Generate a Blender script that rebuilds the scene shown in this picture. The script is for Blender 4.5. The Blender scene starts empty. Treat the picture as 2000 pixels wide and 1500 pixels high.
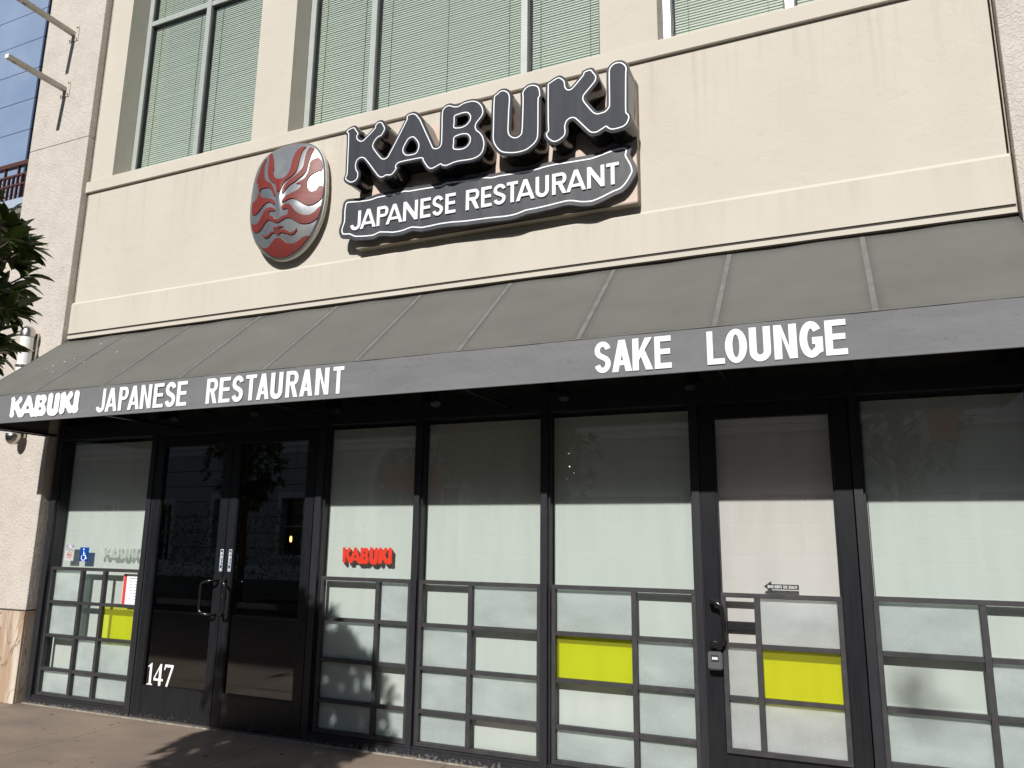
import bpy, bmesh, math, random
from mathutils import Vector, Matrix
from mathutils.geometry import tessellate_polygon
random.seed(7)
S = bpy.context.scene
COL = S.collection

# ------------------------------------------------------------ camera
cam_d = bpy.data.cameras.new('camera'); cam = bpy.data.objects.new('camera', cam_d); COL.objects.link(cam)
yaw, pitch, roll = -0.41105161, 0.20018748, 0.01115221
f = Vector((math.sin(yaw)*math.cos(pitch), math.cos(yaw)*math.cos(pitch), math.sin(pitch)))
rt = Vector((math.cos(yaw), -math.sin(yaw), 0)); up = rt.cross(f)
r2 = rt*math.cos(roll) + up*math.sin(roll); u2 = up*math.cos(roll) - rt*math.sin(roll)
cam.matrix_world = Matrix(((r2.x,u2.x,-f.x,0),(r2.y,u2.y,-f.y,-5.2732),(r2.z,u2.z,-f.z,1.6),(0,0,0,1)))
cam_d.sensor_width = 36; cam_d.lens = 1486.3*36/2000; cam_d.clip_start = .05; cam_d.clip_end = 1000
S.camera = cam

# ------------------------------------------------------------ sky, sun, exposure
SUN = Vector((0.062, -1.0, 0.70)).normalized()
w = bpy.data.worlds.new("World"); S.world = w; w.use_nodes = True
nt = w.node_tree; bg = nt.nodes['Background']
sky = nt.nodes.new('ShaderNodeTexSky'); sky.sky_type = 'NISHITA'; sky.sun_disc = False
sky.sun_elevation = math.asin(SUN.z); sky.sun_rotation = math.atan2(SUN.x, SUN.y)
nt.links.new(sky.outputs[0], bg.inputs[0]); bg.inputs[1].default_value = 0.047
sl = bpy.data.lights.new('sun', 'SUN'); so = bpy.data.objects.new('sun', sl); COL.objects.link(so)
sl.energy = 4.8; sl.angle = math.radians(.75); sl.color = (1.0, .965, .91)
so.rotation_euler = (-SUN).to_track_quat('-Z', 'Y').to_euler()
S.view_settings.view_transform = 'Standard'; S.view_settings.look = 'None'
S.view_settings.exposure = 0.1; S.view_settings.gamma = 1; S.view_settings.use_curve_mapping = False
S.render.engine = 'CYCLES'
S.cycles.transparent_max_bounces = 24; S.cycles.max_bounces = 10; S.cycles.glossy_bounces = 5

# ------------------------------------------------------------ materials
def mat(name, col, rough=.6, col2=None, nscale=4, nstretch=(1,1,1), bump=0, bscale=60, bdet=4, metal=0, spec=.5, coat=0, nlo=.35, nhi=.65, ndet=5, aniso=0):
    m = bpy.data.materials.new(name); m.use_nodes = True; n = m.node_tree; N = n.nodes; L = n.links
    b = N['Principled BSDF']; b.inputs['Base Color'].default_value = (*col, 1); b.inputs['Roughness'].default_value = rough
    b.inputs['Metallic'].default_value = metal; b.inputs['Specular IOR Level'].default_value = spec; b.inputs['Coat Weight'].default_value = coat
    tc = N.new('ShaderNodeTexCoord')
    if col2:
        mp = N.new('ShaderNodeMapping'); mp.inputs['Scale'].default_value = nstretch; L.new(tc.outputs['Object'], mp.inputs[0])
        nz = N.new('ShaderNodeTexNoise'); nz.inputs['Scale'].default_value = nscale; nz.inputs['Detail'].default_value = ndet; L.new(mp.outputs[0], nz.inputs[0])
        mr = N.new('ShaderNodeMapRange'); mr.inputs[1].default_value = nlo; mr.inputs[2].default_value = nhi; L.new(nz.outputs[0], mr.inputs[0])
        mx = N.new('ShaderNodeMix'); mx.data_type = 'RGBA'; mx.inputs[6].default_value = (*col, 1); mx.inputs[7].default_value = (*col2, 1)
        L.new(mr.outputs[0], mx.inputs[0]); L.new(mx.outputs[2], b.inputs['Base Color']); m['mix'] = mx.name
    if bump:
        nb = N.new('ShaderNodeTexNoise'); nb.inputs['Scale'].default_value = bscale; nb.inputs['Detail'].default_value = bdet; L.new(tc.outputs['Object'], nb.inputs[0])
        bp = N.new('ShaderNodeBump'); bp.inputs['Distance'].default_value = bump; L.new(nb.outputs[0], bp.inputs['Height']); L.new(bp.outputs[0], b.inputs['Normal'])
    return m

def streaks(m, col, zt, length, strength, xs=9.0, lo=.5, hi=.72):
    """vertical run-off stains that start at height zt and fade out downward"""
    n = m.node_tree; N = n.nodes; L = n.links; b = N['Principled BSDF']
    src = b.inputs['Base Color'].links[0].from_socket
    tc = N.new('ShaderNodeTexCoord'); sp = N.new('ShaderNodeSeparateXYZ'); L.new(tc.outputs['Object'], sp.inputs[0])
    mp = N.new('ShaderNodeMapping'); mp.inputs['Scale'].default_value = (xs, xs, .7); L.new(tc.outputs['Object'], mp.inputs[0])
    nz = N.new('ShaderNodeTexNoise'); nz.inputs['Scale'].default_value = 1; nz.inputs['Detail'].default_value = 6; L.new(mp.outputs[0], nz.inputs[0])
    r1 = N.new('ShaderNodeMapRange'); r1.inputs[1].default_value = lo; r1.inputs[2].default_value = hi; L.new(nz.outputs[0], r1.inputs[0])
    r2_ = N.new('ShaderNodeMapRange'); r2_.inputs[1].default_value = zt-length; r2_.inputs[2].default_value = zt; r2_.inputs[3].default_value = 0; r2_.inputs[4].default_value = strength; L.new(sp.outputs[2], r2_.inputs[0])
    cut = N.new('ShaderNodeMath'); cut.operation = 'LESS_THAN'; cut.inputs[1].default_value = zt+.003; L.new(sp.outputs[2], cut.inputs[0])
    a = N.new('ShaderNodeMath'); a.operation = 'MULTIPLY'; L.new(r1.outputs[0], a.inputs[0]); L.new(r2_.outputs[0], a.inputs[1])
    c = N.new('ShaderNodeMath'); c.operation = 'MULTIPLY'; L.new(a.outputs[0], c.inputs[0]); L.new(cut.outputs[0], c.inputs[1])
    mx = N.new('ShaderNodeMix'); mx.data_type = 'RGBA'; L.new(c.outputs[0], mx.inputs[0]); L.new(src, mx.inputs[6]); mx.inputs[7].default_value = (*col, 1)
    L.new(mx.outputs[2], b.inputs['Base Color'])

def trowel(m, d, sc):
    n = m.node_tree; N = n.nodes; L = n.links; b = N['Principled BSDF']; src = b.inputs['Normal'].links[0].from_socket
    tc = N.new('ShaderNodeTexCoord'); nz = N.new('ShaderNodeTexNoise'); nz.inputs['Scale'].default_value = sc; nz.inputs['Detail'].default_value = 3; nz.inputs['Distortion'].default_value = .8; L.new(tc.outputs['Object'], nz.inputs[0])
    bp = N.new('ShaderNodeBump'); bp.inputs['Distance'].default_value = d; L.new(nz.outputs[0], bp.inputs['Height']); L.new(src, bp.inputs['Normal']); L.new(bp.outputs[0], b.inputs['Normal'])
def glass(name, tint, refl=(1,1,1), rough=0.0, ior=2.05, wave=.0):
    m = bpy.data.materials.new(name); m.use_nodes = True; n = m.node_tree; N = n.nodes; L = n.links
    N.remove(N['Principled BSDF']); out = N['Material Output']
    t = N.new('ShaderNodeBsdfTransparent'); t.inputs[0].default_value = (*tint, 1)
    g = N.new('ShaderNodeBsdfGlossy'); g.inputs[0].default_value = (*refl, 1); g.inputs['Roughness'].default_value = rough
    fr = N.new('ShaderNodeFresnel'); fr.inputs[0].default_value = ior
    if wave:
        tc = N.new('ShaderNodeTexCoord'); nz = N.new('ShaderNodeTexNoise'); nz.inputs['Scale'].default_value = 1.1; nz.inputs['Detail'].default_value = 1
        L.new(tc.outputs['Object'], nz.inputs[0]); bp = N.new('ShaderNodeBump'); bp.inputs['Distance'].default_value = wave; L.new(nz.outputs[0], bp.inputs['Height'])
        L.new(bp.outputs[0], g.inputs['Normal'])
    # a pane is a thin closed slab: tint and mirror on its entry face only
    ge = N.new('ShaderNodeNewGeometry'); inv = N.new('ShaderNodeMath'); inv.operation = 'SUBTRACT'; inv.inputs[0].default_value = 1; L.new(ge.outputs['Backfacing'], inv.inputs[1])
    fm = N.new('ShaderNodeMath'); fm.operation = 'MULTIPLY'; L.new(fr.outputs[0], fm.inputs[0]); L.new(inv.outputs[0], fm.inputs[1])
    cm = N.new('ShaderNodeMix'); cm.data_type = 'RGBA'; cm.inputs[6].default_value = (*tint, 1); cm.inputs[7].default_value = (1,1,1,1); L.new(ge.outputs['Backfacing'], cm.inputs[0]); L.new(cm.outputs[2], t.inputs[0])
    mx = N.new('ShaderNodeMixShader'); L.new(fm.outputs[0], mx.inputs[0]); L.new(t.outputs[0], mx.inputs[1]); L.new(g.outputs[0], mx.inputs[2])
    L.new(mx.outputs[0], out.inputs[0]); return m

def film(name, col, alpha, tint=None):
    """printed film: part opaque print, part see-through"""
    m = bpy.data.materials.new(name); m.use_nodes = True; n = m.node_tree; N = n.nodes; L = n.links
    b = N['Principled BSDF']; b.inputs['Base Color'].default_value = (*col, 1); b.inputs['Roughness'].default_value = .4
    t = N.new('ShaderNodeBsdfTransparent'); t.inputs[0].default_value = (*(tint or (1,1,1)), 1)
    mx = N.new('ShaderNodeMixShader'); mx.inputs[0].default_value = alpha; L.new(t.outputs[0], mx.inputs[1]); L.new(b.outputs[0], mx.inputs[2])
    L.new(mx.outputs[0], N['Material Output'].inputs[0]); return m

M = {}
M['cream'] = mat('cream_stucco', (.560,.520,.455), .85, (.515,.475,.412), 1.3, (1,1,.6), bump=.0016, bscale=70, nlo=.3, nhi=.75)
streaks(M['cream'], (.38,.33,.27), 5.25, .85, .46, 15, .52, .78)

M['band'] = mat('cream_trim', (.565,.525,.460), .85, (.515,.475,.412), 1.7, (1,1,.6), bump=.001, bscale=70, nlo=.35, nhi=.8)
streaks(M['band'], (.40,.35,.29), 3.975, .32, .30, 13)
M['pier'] = mat('rough_pink_grey_stucco', (.565,.52,.470), .9, (.495,.455,.410), 6, bump=.0, nlo=.4, nhi=.75)
trowel(M['cream'], .005, 4.5)
def rough_bump(m, d1, s1, d2, s2):
    n = m.node_tree; N = n.nodes; L = n.links; tc = N.new('ShaderNodeTexCoord')
    a = N.new('ShaderNodeTexNoise'); a.inputs['Scale'].default_value = s1; a.inputs['Detail'].default_value = 3; a.inputs['Distortion'].default_value = 1.2; L.new(tc.outputs['Object'], a.inputs[0])
    r = N.new('ShaderNodeMapRange'); r.inputs[1].default_value = .42; r.inputs[2].default_value = .62; L.new(a.outputs[0], r.inputs[0])
    b1 = N.new('ShaderNodeBump'); b1.inputs['Distance'].default_value = d1; L.new(r.outputs[0], b1.inputs['Height'])
    c = N.new('ShaderNodeTexNoise'); c.inputs['Scale'].default_value = s2; c.inputs['Detail'].default_value = 4; L.new(tc.outputs['Object'], c.inputs[0])
    b2 = N.new('ShaderNodeBump'); b2.inputs['Distance'].default_value = d2; L.new(c.outputs[0], b2.inputs['Height']); L.new(b1.outputs[0], b2.inputs['Normal'])
    L.new(b2.outputs[0], N['Principled BSDF'].inputs['Normal'])
rough_bump(M['pier'], .0030, 36, .0016, 140)
M['rust'] = mat('pinkish_sealant', (.44,.35,.29), .9, (.34,.27,.22), 20, bump=.002, bscale=120)
M['soffit'] = mat('grey_soffit', (.16,.15,.13), .9)
M['alu'] = mat('pale_green_aluminium', (.42,.46,.44), .42, (.38,.42,.40), 8, metal=.15, spec=.5)
M['alu_white_and_sunlit'] = mat('white_and_sunlit_aluminium', (.60,.63,.63), .35, (.54,.57,.57), 8, metal=.25)
M['gasket'] = mat('black_gasket', (.012,.014,.014), .5)
M['winglass'] = glass('green_tinted_glass', (.80,.86,.82), wave=.0006)
M['blind'] = mat('white_blind_slats', (.70,.72,.67), .6)
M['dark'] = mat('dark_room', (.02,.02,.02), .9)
M['frame'] = mat('charcoal_painted_metal', (.017,.018,.022), .42, (.024,.024,.029), 9, (6,6,.6), bump=.0004, bscale=220, spec=.45)
M['grille'] = mat('weathered_charcoal_bars', (.030,.029,.033), .55, (.052,.048,.052), 14, (1,1,1), bump=.0008, bscale=160, nlo=.45, nhi=.8)
def dust(m, col, z0, z1, amt):
    n = m.node_tree; N = n.nodes; L = n.links; b = N['Principled BSDF']; src = b.inputs['Base Color'].links[0].from_socket
    tc = N.new('ShaderNodeTexCoord'); sp = N.new('ShaderNodeSeparateXYZ'); L.new(tc.outputs['Object'], sp.inputs[0])
    nz = N.new('ShaderNodeTexNoise'); nz.inputs['Scale'].default_value = 45; nz.inputs['Detail'].default_value = 6; L.new(tc.outputs['Object'], nz.inputs[0])
    g = N.new('ShaderNodeMapRange'); g.inputs[1].default_value = z0; g.inputs[2].default_value = z1; g.inputs[3].default_value = .30; g.inputs[4].default_value = -.1; L.new(sp.outputs[2], g.inputs[0])
    a = N.new('ShaderNodeMath'); a.operation = 'ADD'; L.new(nz.outputs[0], a.inputs[0]); L.new(g.outputs[0], a.inputs[1])
    r = N.new('ShaderNodeMapRange'); r.inputs[1].default_value = .66; r.inputs[2].default_value = .78; r.inputs[4].default_value = amt; L.new(a.outputs[0], r.inputs[0])
    mx = N.new('ShaderNodeMix'); mx.data_type = 'RGBA'; L.new(r.outputs[0], mx.inputs[0]); L.new(src, mx.inputs[6]); mx.inputs[7].default_value = (*col, 1)
    L.new(mx.outputs[2], b.inputs['Base Color'])
M['door_frame'] = mat('black_door_paint', (.008,.0095,.012), .36, (.013,.014,.017), 7, (5,5,.5), bump=.0004, bscale=200, spec=.4)
dust(M['frame'], (.15,.145,.14), 0.0, .075, .7); dust(M['door_frame'], (.10,.10,.10), 0.0, .09, .5)
M['clear'] = glass('shopfront_glass', (.865,.905,.885), wave=.0003)
M['clear_door'] = glass('door_glass', (.91,.91,.90), wave=.0003)
M['transom'] = glass('smoked_transom_glass', (.12,.12,.11), wave=.0008)
M['door_dark'] = glass('dark_tinted_door_glass', (.46,.46,.44), wave=.0008)
M['yellow'] = film('yellow_film_pane', (.80,.82,.12), .10, (.975,.985,.36))
def shade_mat(name, c, c2):
    return mat(name, c, .9, c2, 2.2, (5,1,.6), nlo=.3, nhi=.8)
M['shade'] = shade_mat('white_roller_shade', (.66,.68,.665), (.60,.62,.605))
M['shade_door'] = shade_mat('warm_white_roller_shade', (.68,.675,.66), (.60,.595,.58))
def frosted(name, c):
    m = mat(name, tuple(v*.82 for v in c), .42, tuple(min(1,v*1.20) for v in c), 3.5, (1,1,1.8), nlo=.3, nhi=.7, ndet=4); n = m.node_tree; N = n.nodes; L = n.links; b = N['Principled BSDF']
    b.inputs['Subsurface Weight'].default_value = .85; b.inputs['Subsurface Radius'].default_value = (1,1,1); b.inputs['Subsurface Scale'].default_value = .045
    # glass sparkle painted in as white flecks
    tc = N.new('ShaderNodeTexCoord'); vo = N.new('ShaderNodeTexVoronoi'); vo.inputs['Scale'].default_value = 52; L.new(tc.outputs['Object'], vo.inputs[0])
    lt = N.new('ShaderNodeMath'); lt.operation = 'LESS_THAN'; L.new(vo.outputs['Distance'], lt.inputs[0])
    sx = N.new('ShaderNodeSeparateColor'); L.new(vo.outputs['Color'], sx.inputs[0])
    rr = N.new('ShaderNodeMapRange'); rr.inputs[1].default_value = .05; rr.inputs[2].default_value = 1; rr.inputs[3].default_value = 0; rr.inputs[4].default_value = .21; L.new(sx.outputs[0], rr.inputs[0]); L.new(rr.outputs[0], lt.inputs[1])
    src = b.inputs['Base Color'].links[0].from_socket
    mx = N.new('ShaderNodeMix'); mx.data_type = 'RGBA'; L.new(lt.outputs[0], mx.inputs[0]); L.new(src, mx.inputs[6]); mx.inputs[7].default_value = (.95,.97,.97,1); L.new(mx.outputs[2], b.inputs['Base Color'])
    nz = N.new('ShaderNodeTexNoise'); nz.inputs['Scale'].default_value = 260; L.new(tc.outputs['Object'], nz.inputs[0]); bp = N.new('ShaderNodeBump'); bp.inputs['Distance'].default_value = .0006; L.new(nz.outputs[0], bp.inputs['Height']); L.new(bp.outputs[0], b.inputs['Normal'])
    t = N.new('ShaderNodeBsdfTransparent'); t.inputs[0].default_value = (.88,.93,.92,1); ms = N.new('ShaderNodeMixShader'); ms.inputs[0].default_value = .66
    L.new(t.outputs[0], ms.inputs[1]); L.new(b.outputs[0], ms.inputs[2]); L.new(ms.outputs[0], N['Material Output'].inputs[0])
    return m
M['frost'] = frosted('frosted_glass', (.60,.71,.69))
M['frost_door'] = frosted('frosted_door_glass', (.66,.70,.71))
M['fabric'] = mat('grey_green_awning_canvas', (.136,.137,.125), .95, (.106,.107,.097), 1.9, (1,1.4,1.4), bump=.0022, bscale=170, nlo=.25, nhi=.8, ndet=9)
M['seam'] = mat('pale_canvas_seam', (.170,.170,.160), .95, (.132,.132,.123), 12)
M['valance'] = mat('grey_canvas_valance', (.180,.182,.190), .85, (.150,.152,.160), 5, (.5,1,2), bump=.001, bscale=180, nlo=.3, nhi=.75)
def tide(m, col, amt=.45, sc=(1.3,1,4.2)):
    n = m.node_tree; N = n.nodes; L = n.links; b = N['Principled BSDF']; src = b.inputs['Base Color'].links[0].from_socket
    tc = N.new('ShaderNodeTexCoord'); mp = N.new('ShaderNodeMapping'); mp.inputs['Scale'].default_value = sc; L.new(tc.outputs['Object'], mp.inputs[0])
    nz = N.new('ShaderNodeTexNoise'); nz.inputs['Scale'].default_value = 2.1; nz.inputs['Detail'].default_value = 5; L.new(mp.outputs[0], nz.inputs[0])
    s1 = N.new('ShaderNodeMath'); s1.operation = 'SUBTRACT'; s1.inputs[1].default_value = .60; L.new(nz.outputs[0], s1.inputs[0])
    ab = N.new('ShaderNodeMath'); ab.operation = 'ABSOLUTE'; L.new(s1.outputs[0], ab.inputs[0])
    r = N.new('ShaderNodeMapRange'); r.inputs[1].default_value = 0; r.inputs[2].default_value = .006; r.inputs[3].default_value = amt; r.inputs[4].default_value = 0; L.new(ab.outputs[0], r.inputs[0])
    mx = N.new('ShaderNodeMix'); mx.data_type = 'RGBA'; L.new(r.outputs[0], mx.inputs[0]); L.new(src, mx.inputs[6]); mx.inputs[7].default_value = (*col,1); L.new(mx.outputs[2], b.inputs['Base Color'])
trowel(M['fabric'], .012, 3.2); trowel(M['valance'], .010, 4); tide(M['valance'], (.07,.065,.075), .45); tide(M['fabric'], (.085,.086,.078), .28, (.7,1.2,1.2)); tide(M['cream'], (.44,.39,.32), .30, (.9,1,1.6))
M['white_print'] = mat('white_print', (.82,.86,.90), .6, (.70,.75,.80), 30, (1,1,3), nlo=.45, nhi=.85)
M['white'] = mat('white_plastic', (.86,.88,.90), .4)
M['sign_face'] = mat('dark_slate_sign_face', (.030,.034,.046), .62, (.046,.050,.062), 3, (6,1,.7), nlo=.4, nhi=.8, spec=.28)
M['plate_face'] = mat('streaky_slate_plate', (.028,.032,.043), .55, (.070,.075,.088), 2.4, (5,1,1.2), nlo=.45, nhi=.85, spec=.6)
M['letter_trim'] = mat('black_letter_trim', (.022,.024,.030), .3, spec=.6)
M['letter_side'] = mat('glossy_black_return', (.010,.009,.008), .16, spec=.7)
M['board'] = mat('pinkish_cream_board', (.62,.50,.42), .7, (.54,.43,.36), 9, nlo=.4, nhi=.8)
M['board_edge'] = mat('bronze_beige_board_edge', (.26,.22,.17), .6)
M['mask_red'] = mat('weathered_red_enamel', (.20,.020,.014), .5, (.13,.028,.024), 3.5, (9,1,.9), nlo=.35, nhi=.75, spec=.5)
M['mask_steel'] = mat('brushed_steel', (.46,.475,.48), .36, (.31,.325,.345), 3.4, (1,1,1), metal=.78, bump=.003, bscale=7, bdet=2)
M['mask_rim'] = mat('pale_painted_rim', (.62,.60,.54), .5)
M['steel'] = mat('satin_nickel', (.55,.52,.47), .28, metal=1)
M['opal'] = mat('opal_white_glass', (.85,.86,.85), .3)
M['beige_metal'] = mat('beige_painted_steel', (.55,.50,.43), .5, (.45,.41,.35), 10, nlo=.4, nhi=.8)
M['bolt'] = mat('grey_bolt', (.14,.13,.13), .4, metal=.6)
M['blue'] = mat('blue_grey_panel', (.165,.235,.37), .9, (.21,.28,.42), 1.6, bump=.001, bscale=20, nlo=.35, nhi=.7)
M['blue_shaded'] = mat('shaded_blue_panel', (.035,.055,.10), .6)  # shade on the return wall, put into a darker blue
M['rail'] = mat('brown_painted_rail', (.085,.030,.022), .5)
M['slab_grey'] = mat('grey_blue_slab_edge', (.34,.40,.50), .8)
M['pave'] = mat('brown_grey_concrete', (.275,.212,.165), .8, (.175,.140,.115), 1.3, (1,1.8,1), bump=.0008, bscale=240, nlo=.35, nhi=.75, ndet=8)
M['joint'] = mat('dark_joint', (.05,.042,.036), .9)
M['ground'] = mat('asphalt', (.055,.053,.05), .9, (.04,.04,.038), 40, bump=.004, bscale=80)
M['seal'] = mat('pale_grout', (.40,.36,.30), .9, (.18,.16,.14), 22, nlo=.35, nhi=.7)
M['leaf'] = mat('glossy_dark_leaf', (.060,.105,.022), .34, (.19,.22,.055), 3, spec=.6, nlo=.35, nhi=.7)
M['leaf_back'] = M['leaf']
M['bark'] = mat('grey_brown_bark', (.10,.075,.055), .9, (.06,.045,.035), 14, (4,4,1), bump=.01, bscale=30)
M['hedge'] = mat('yellow_green_leaf', (.10,.16,.02), .5, (.16,.20,.03), 6)
M['mulch'] = mat('brown_mulch', (.055,.035,.022), .95)
M['black_metal'] = mat('black_satin_metal', (.010,.010,.011), .22, spec=.6)
M['red'] = mat('red_print', (.62,.035,.015), .5)
M['painted_shadow'] = mat('painted_cast_shadow', (.05,.02,.015), .6)
M['blue_sign'] = film('blue_film', (.0,.09,.42), .55, (.10,.32,.78))
M['white_film'] = film('faint_white_film', (.62,.66,.64), .30, (.86,.88,.86))
M['grey_film'] = film('faint_grey_film', (.30,.32,.31), .35)
M['paper'] = mat('white_paper', (.84,.87,.92), .7)
M['paper_red'] = mat('red_paper_strip', (.60,.045,.04), .7)
M['ink'] = mat('grey_ink', (.25,.26,.34), .8)
M['ink_black'] = mat('black_ink', (.012,.012,.014), .6)
M['smoke_red'] = mat('red_symbol_ink', (.60,.10,.14), .6)
M['pale_film'] = film('pale_sticker_film', (.68,.70,.70), .62, (.8,.8,.8))
M['brass'] = mat('brass_lock_cylinder', (.62,.52,.34), .3, metal=1)
M['opp'] = mat('grey_stucco_opposite', (.62,.63,.62), .85, (.56,.57,.56), 2)
M['opp_white'] = mat('white_trim_opposite', (.88,.88,.86), .7)
M['opp_glass'] = mat('dark_window_glass', (.02,.025,.03), .05, spec=.8)
def stone_mat():
    m = mat('rainforest_marble', (.40,.285,.20), .5, (.62,.56,.47), 2.6, (3,3,.5), nlo=.4, nhi=.62); n = m.node_tree; N = n.nodes; L = n.links; b = N['Principled BSDF']
    src = b.inputs['Base Color'].links[0].from_socket
    tc = N.new('ShaderNodeTexCoord'); mp = N.new('ShaderNodeMapping'); mp.inputs['Scale'].default_value = (1.6,1.6,.55); L.new(tc.outputs['Object'], mp.inputs[0])
    nz = N.new('ShaderNodeTexNoise'); nz.inputs['Scale'].default_value = 2.4; nz.inputs['Detail'].default_value = 2.5; nz.inputs['Distortion'].default_value = 1.6; L.new(mp.outputs[0], nz.inputs[0])
    s1 = N.new('ShaderNodeMath'); s1.operation = 'SUBTRACT'; s1.inputs[1].default_value = .5; L.new(nz.outputs[0], s1.inputs[0])
    ab = N.new('ShaderNodeMath'); ab.operation = 'ABSOLUTE'; L.new(s1.outputs[0], ab.inputs[0])
    r = N.new('ShaderNodeMapRange'); r.inputs[1].default_value = .002; r.inputs[2].default_value = .011; r.inputs[3].default_value = .8; r.inputs[4].default_value = 0; L.new(ab.outputs[0], r.inputs[0])
    mx = N.new('ShaderNodeMix'); mx.data_type = 'RGBA'; L.new(r.outputs[0], mx.inputs[0]); L.new(src, mx.inputs[6]); mx.inputs[7].default_value = (.17,.09,.055,1); L.new(mx.outputs[2], b.inputs['Base Color'])
    return m
M['stone'] = stone_mat(); tide(M['pave'], (.10,.08,.065), .55, (.7,.9,1))
def lampmat(name, col, e):
    m = mat(name, col, .5); b = m.node_tree.nodes['Principled BSDF']; b.inputs['Emission Color'].default_value = (*col,1); b.inputs['Emission Strength'].default_value = e; return m
M['amber'] = lampmat('lit_amber_lamp', (1,.45,.12), 9)

# ------------------------------------------------------------ helpers
def obj(name, bm, m, parent=None, smooth=False, bevel=0, **kw):
    if bevel:
        bmesh.ops.bevel(bm, geom=bm.edges[:], offset=bevel, segments=1, affect='EDGES', clamp_overlap=True)
    bmesh.ops.recalc_face_normals(bm, faces=bm.faces[:])
    me = bpy.data.meshes.new(name); bm.to_mesh(me); bm.free(); me.materials.append(M[m] if isinstance(m, str) else m)
    if smooth:
        for p in me.polygons: p.use_smooth = True
    o = bpy.data.objects.new(name, me); COL.objects.link(o)
    if parent: attach(o, parent)
    for k, v in kw.items(): o[k] = v
    return o
WP = {}
def attach(o, parent):
    o.parent = parent; o.matrix_parent_inverse = Matrix.Translation(-Vector(WP.get(parent.name, (0,0,0))))
def obj_empty(name, loc, parent):
    o = bpy.data.objects.new(name, None); COL.objects.link(o); o.location = loc; WP[o.name] = loc; attach(o, parent); o.empty_display_size = .1
    return o
def thing(name, loc, label, cat, group=None):
    o = bpy.data.objects.new(name, None); COL.objects.link(o); o.location = loc; WP[o.name] = loc; o.empty_display_size = .1
    o['label'] = label; o['category'] = cat
    if group: o['group'] = group
    return o
def tag(o, label, cat, group=None):
    o['label'] = label; o['category'] = cat
    if group: o['group'] = group
    return o
def box(bm, x0, x1, y0, y1, z0, z1):
    v = [bm.verts.new(p) for p in ((x0,y0,z0),(x1,y0,z0),(x1,y1,z0),(x0,y1,z0),(x0,y0,z1),(x1,y0,z1),(x1,y1,z1),(x0,y1,z1))]
    for f_ in ((0,1,2,3),(7,6,5,4),(0,4,5,1),(1,5,6,2),(2,6,7,3),(3,7,4,0)): bm.faces.new([v[i] for i in f_])
    return v
def B(name, m, b, parent=None, bevel=0, **kw):
    bm = bmesh.new(); box(bm, *b); return obj(name, bm, m, parent, bevel=bevel, **kw)
def tube(bm, pts, r, n=10, cap=True):
    """round tube along a polyline; r may be a list"""
    pts = [Vector(p) for p in pts]; rings = []
    R_ = r if isinstance(r, (list, tuple)) else [r]*len(pts)
    prev = None
    for i, p in enumerate(pts):
        t = (pts[min(i+1, len(pts)-1)] - pts[max(i-1, 0)]).normalized()
        if prev is None: a = t.orthogonal().normalized()
        else: a = (prev - t*prev.dot(t)).normalized()
        prev = a; b_ = t.cross(a)
        rings.append([bm.verts.new(p + (a*math.cos(2*math.pi*k/n) + b_*math.sin(2*math.pi*k/n))*R_[i]) for k in range(n)])
    for i in range(len(rings)-1):
        for k in range(n): bm.faces.new((rings[i][k], rings[i][(k+1)%n], rings[i+1][(k+1)%n], rings[i+1][k]))
    if cap:
        bm.faces.new(rings[0][::-1]); bm.faces.new(rings[-1])
def lathe(bm, prof, cx, cy, n=24):
    """prof: list of (radius, z) about a vertical axis"""
    rings = []
    for r, z in prof: rings.append([bm.verts.new((cx+r*math.cos(2*math.pi*k/n), cy+r*math.sin(2*math.pi*k/n), z)) for k in range(n)] if r > 1e-5 else [bm.verts.new((cx,cy,z))])
    for a, b_ in zip(rings, rings[1:]):
        for k in range(n):
            if len(a) == 1 and len(b_) == 1: continue
            if len(a) == 1: bm.faces.new((a[0], b_[k], b_[(k+1)%n]))
            elif len(b_) == 1: bm.faces.new((a[k], a[(k+1)%n], b_[0]))
            else: bm.faces.new((a[k], a[(k+1)%n], b_[(k+1)%n], b_[k]))
def area(c): return sum(c[i][0]*c[(i+1)%len(c)][1]-c[(i+1)%len(c)][0]*c[i][1] for i in range(len(c)))/2
def offset(c, d):
    """closed contour pushed outward by d (inward if negative)"""
    s = 1 if area(c) > 0 else -1; n = len(c); out = []
    for i in range(n):
        a, b_, e = c[i-1], c[i], c[(i+1)%n]
        t1 = Vector((b_[0]-a[0], b_[1]-a[1])); t2 = Vector((e[0]-b_[0], e[1]-b_[1]))
        if t1.length < 1e-6 or t2.length < 1e-6: continue
        t1.normalize(); t2.normalize(); n1 = Vector((t1.y,-t1.x))*s; n2 = Vector((t2.y,-t2.x))*s
        m = n1+n2
        if m.length < .2: m = n1
        m.normalize(); k = 1/max(.62, m.dot(n1)); out.append((b_[0]+m.x*d*k, b_[1]+m.y*d*k))
    keep = []
    for p in out:
        if all((p[0]-q[0])**2+(p[1]-q[1])**2 >= (abs(d)*.93)**2 for q in c): keep.append(p)
    return keep
def shape(bm, loops, y0, y1):
    """plate with outline loops in x,z, front at y0, back at y1"""
    tr = tessellate_polygon([[Vector((x, z, 0)) for x, z in l] for l in loops])
    flat = [p for l in loops for p in l]
    fr = [bm.verts.new((x, y0, z)) for x, z in flat]; bk = [bm.verts.new((x, y1, z)) for x, z in flat]
    for t in tr:
        if len(set(t)) < 3: continue
        try: bm.faces.new([fr[i] for i in t]); bm.faces.new([bk[i] for i in reversed(t)])
        except ValueError: pass
    k = 0
    for l in loops:
        n = len(l)
        for i in range(n):
            a, b_ = k+i, k+(i+1)%n
            bm.faces.new((fr[a], fr[b_], bk[b_], bk[a]))
        k += n
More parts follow.
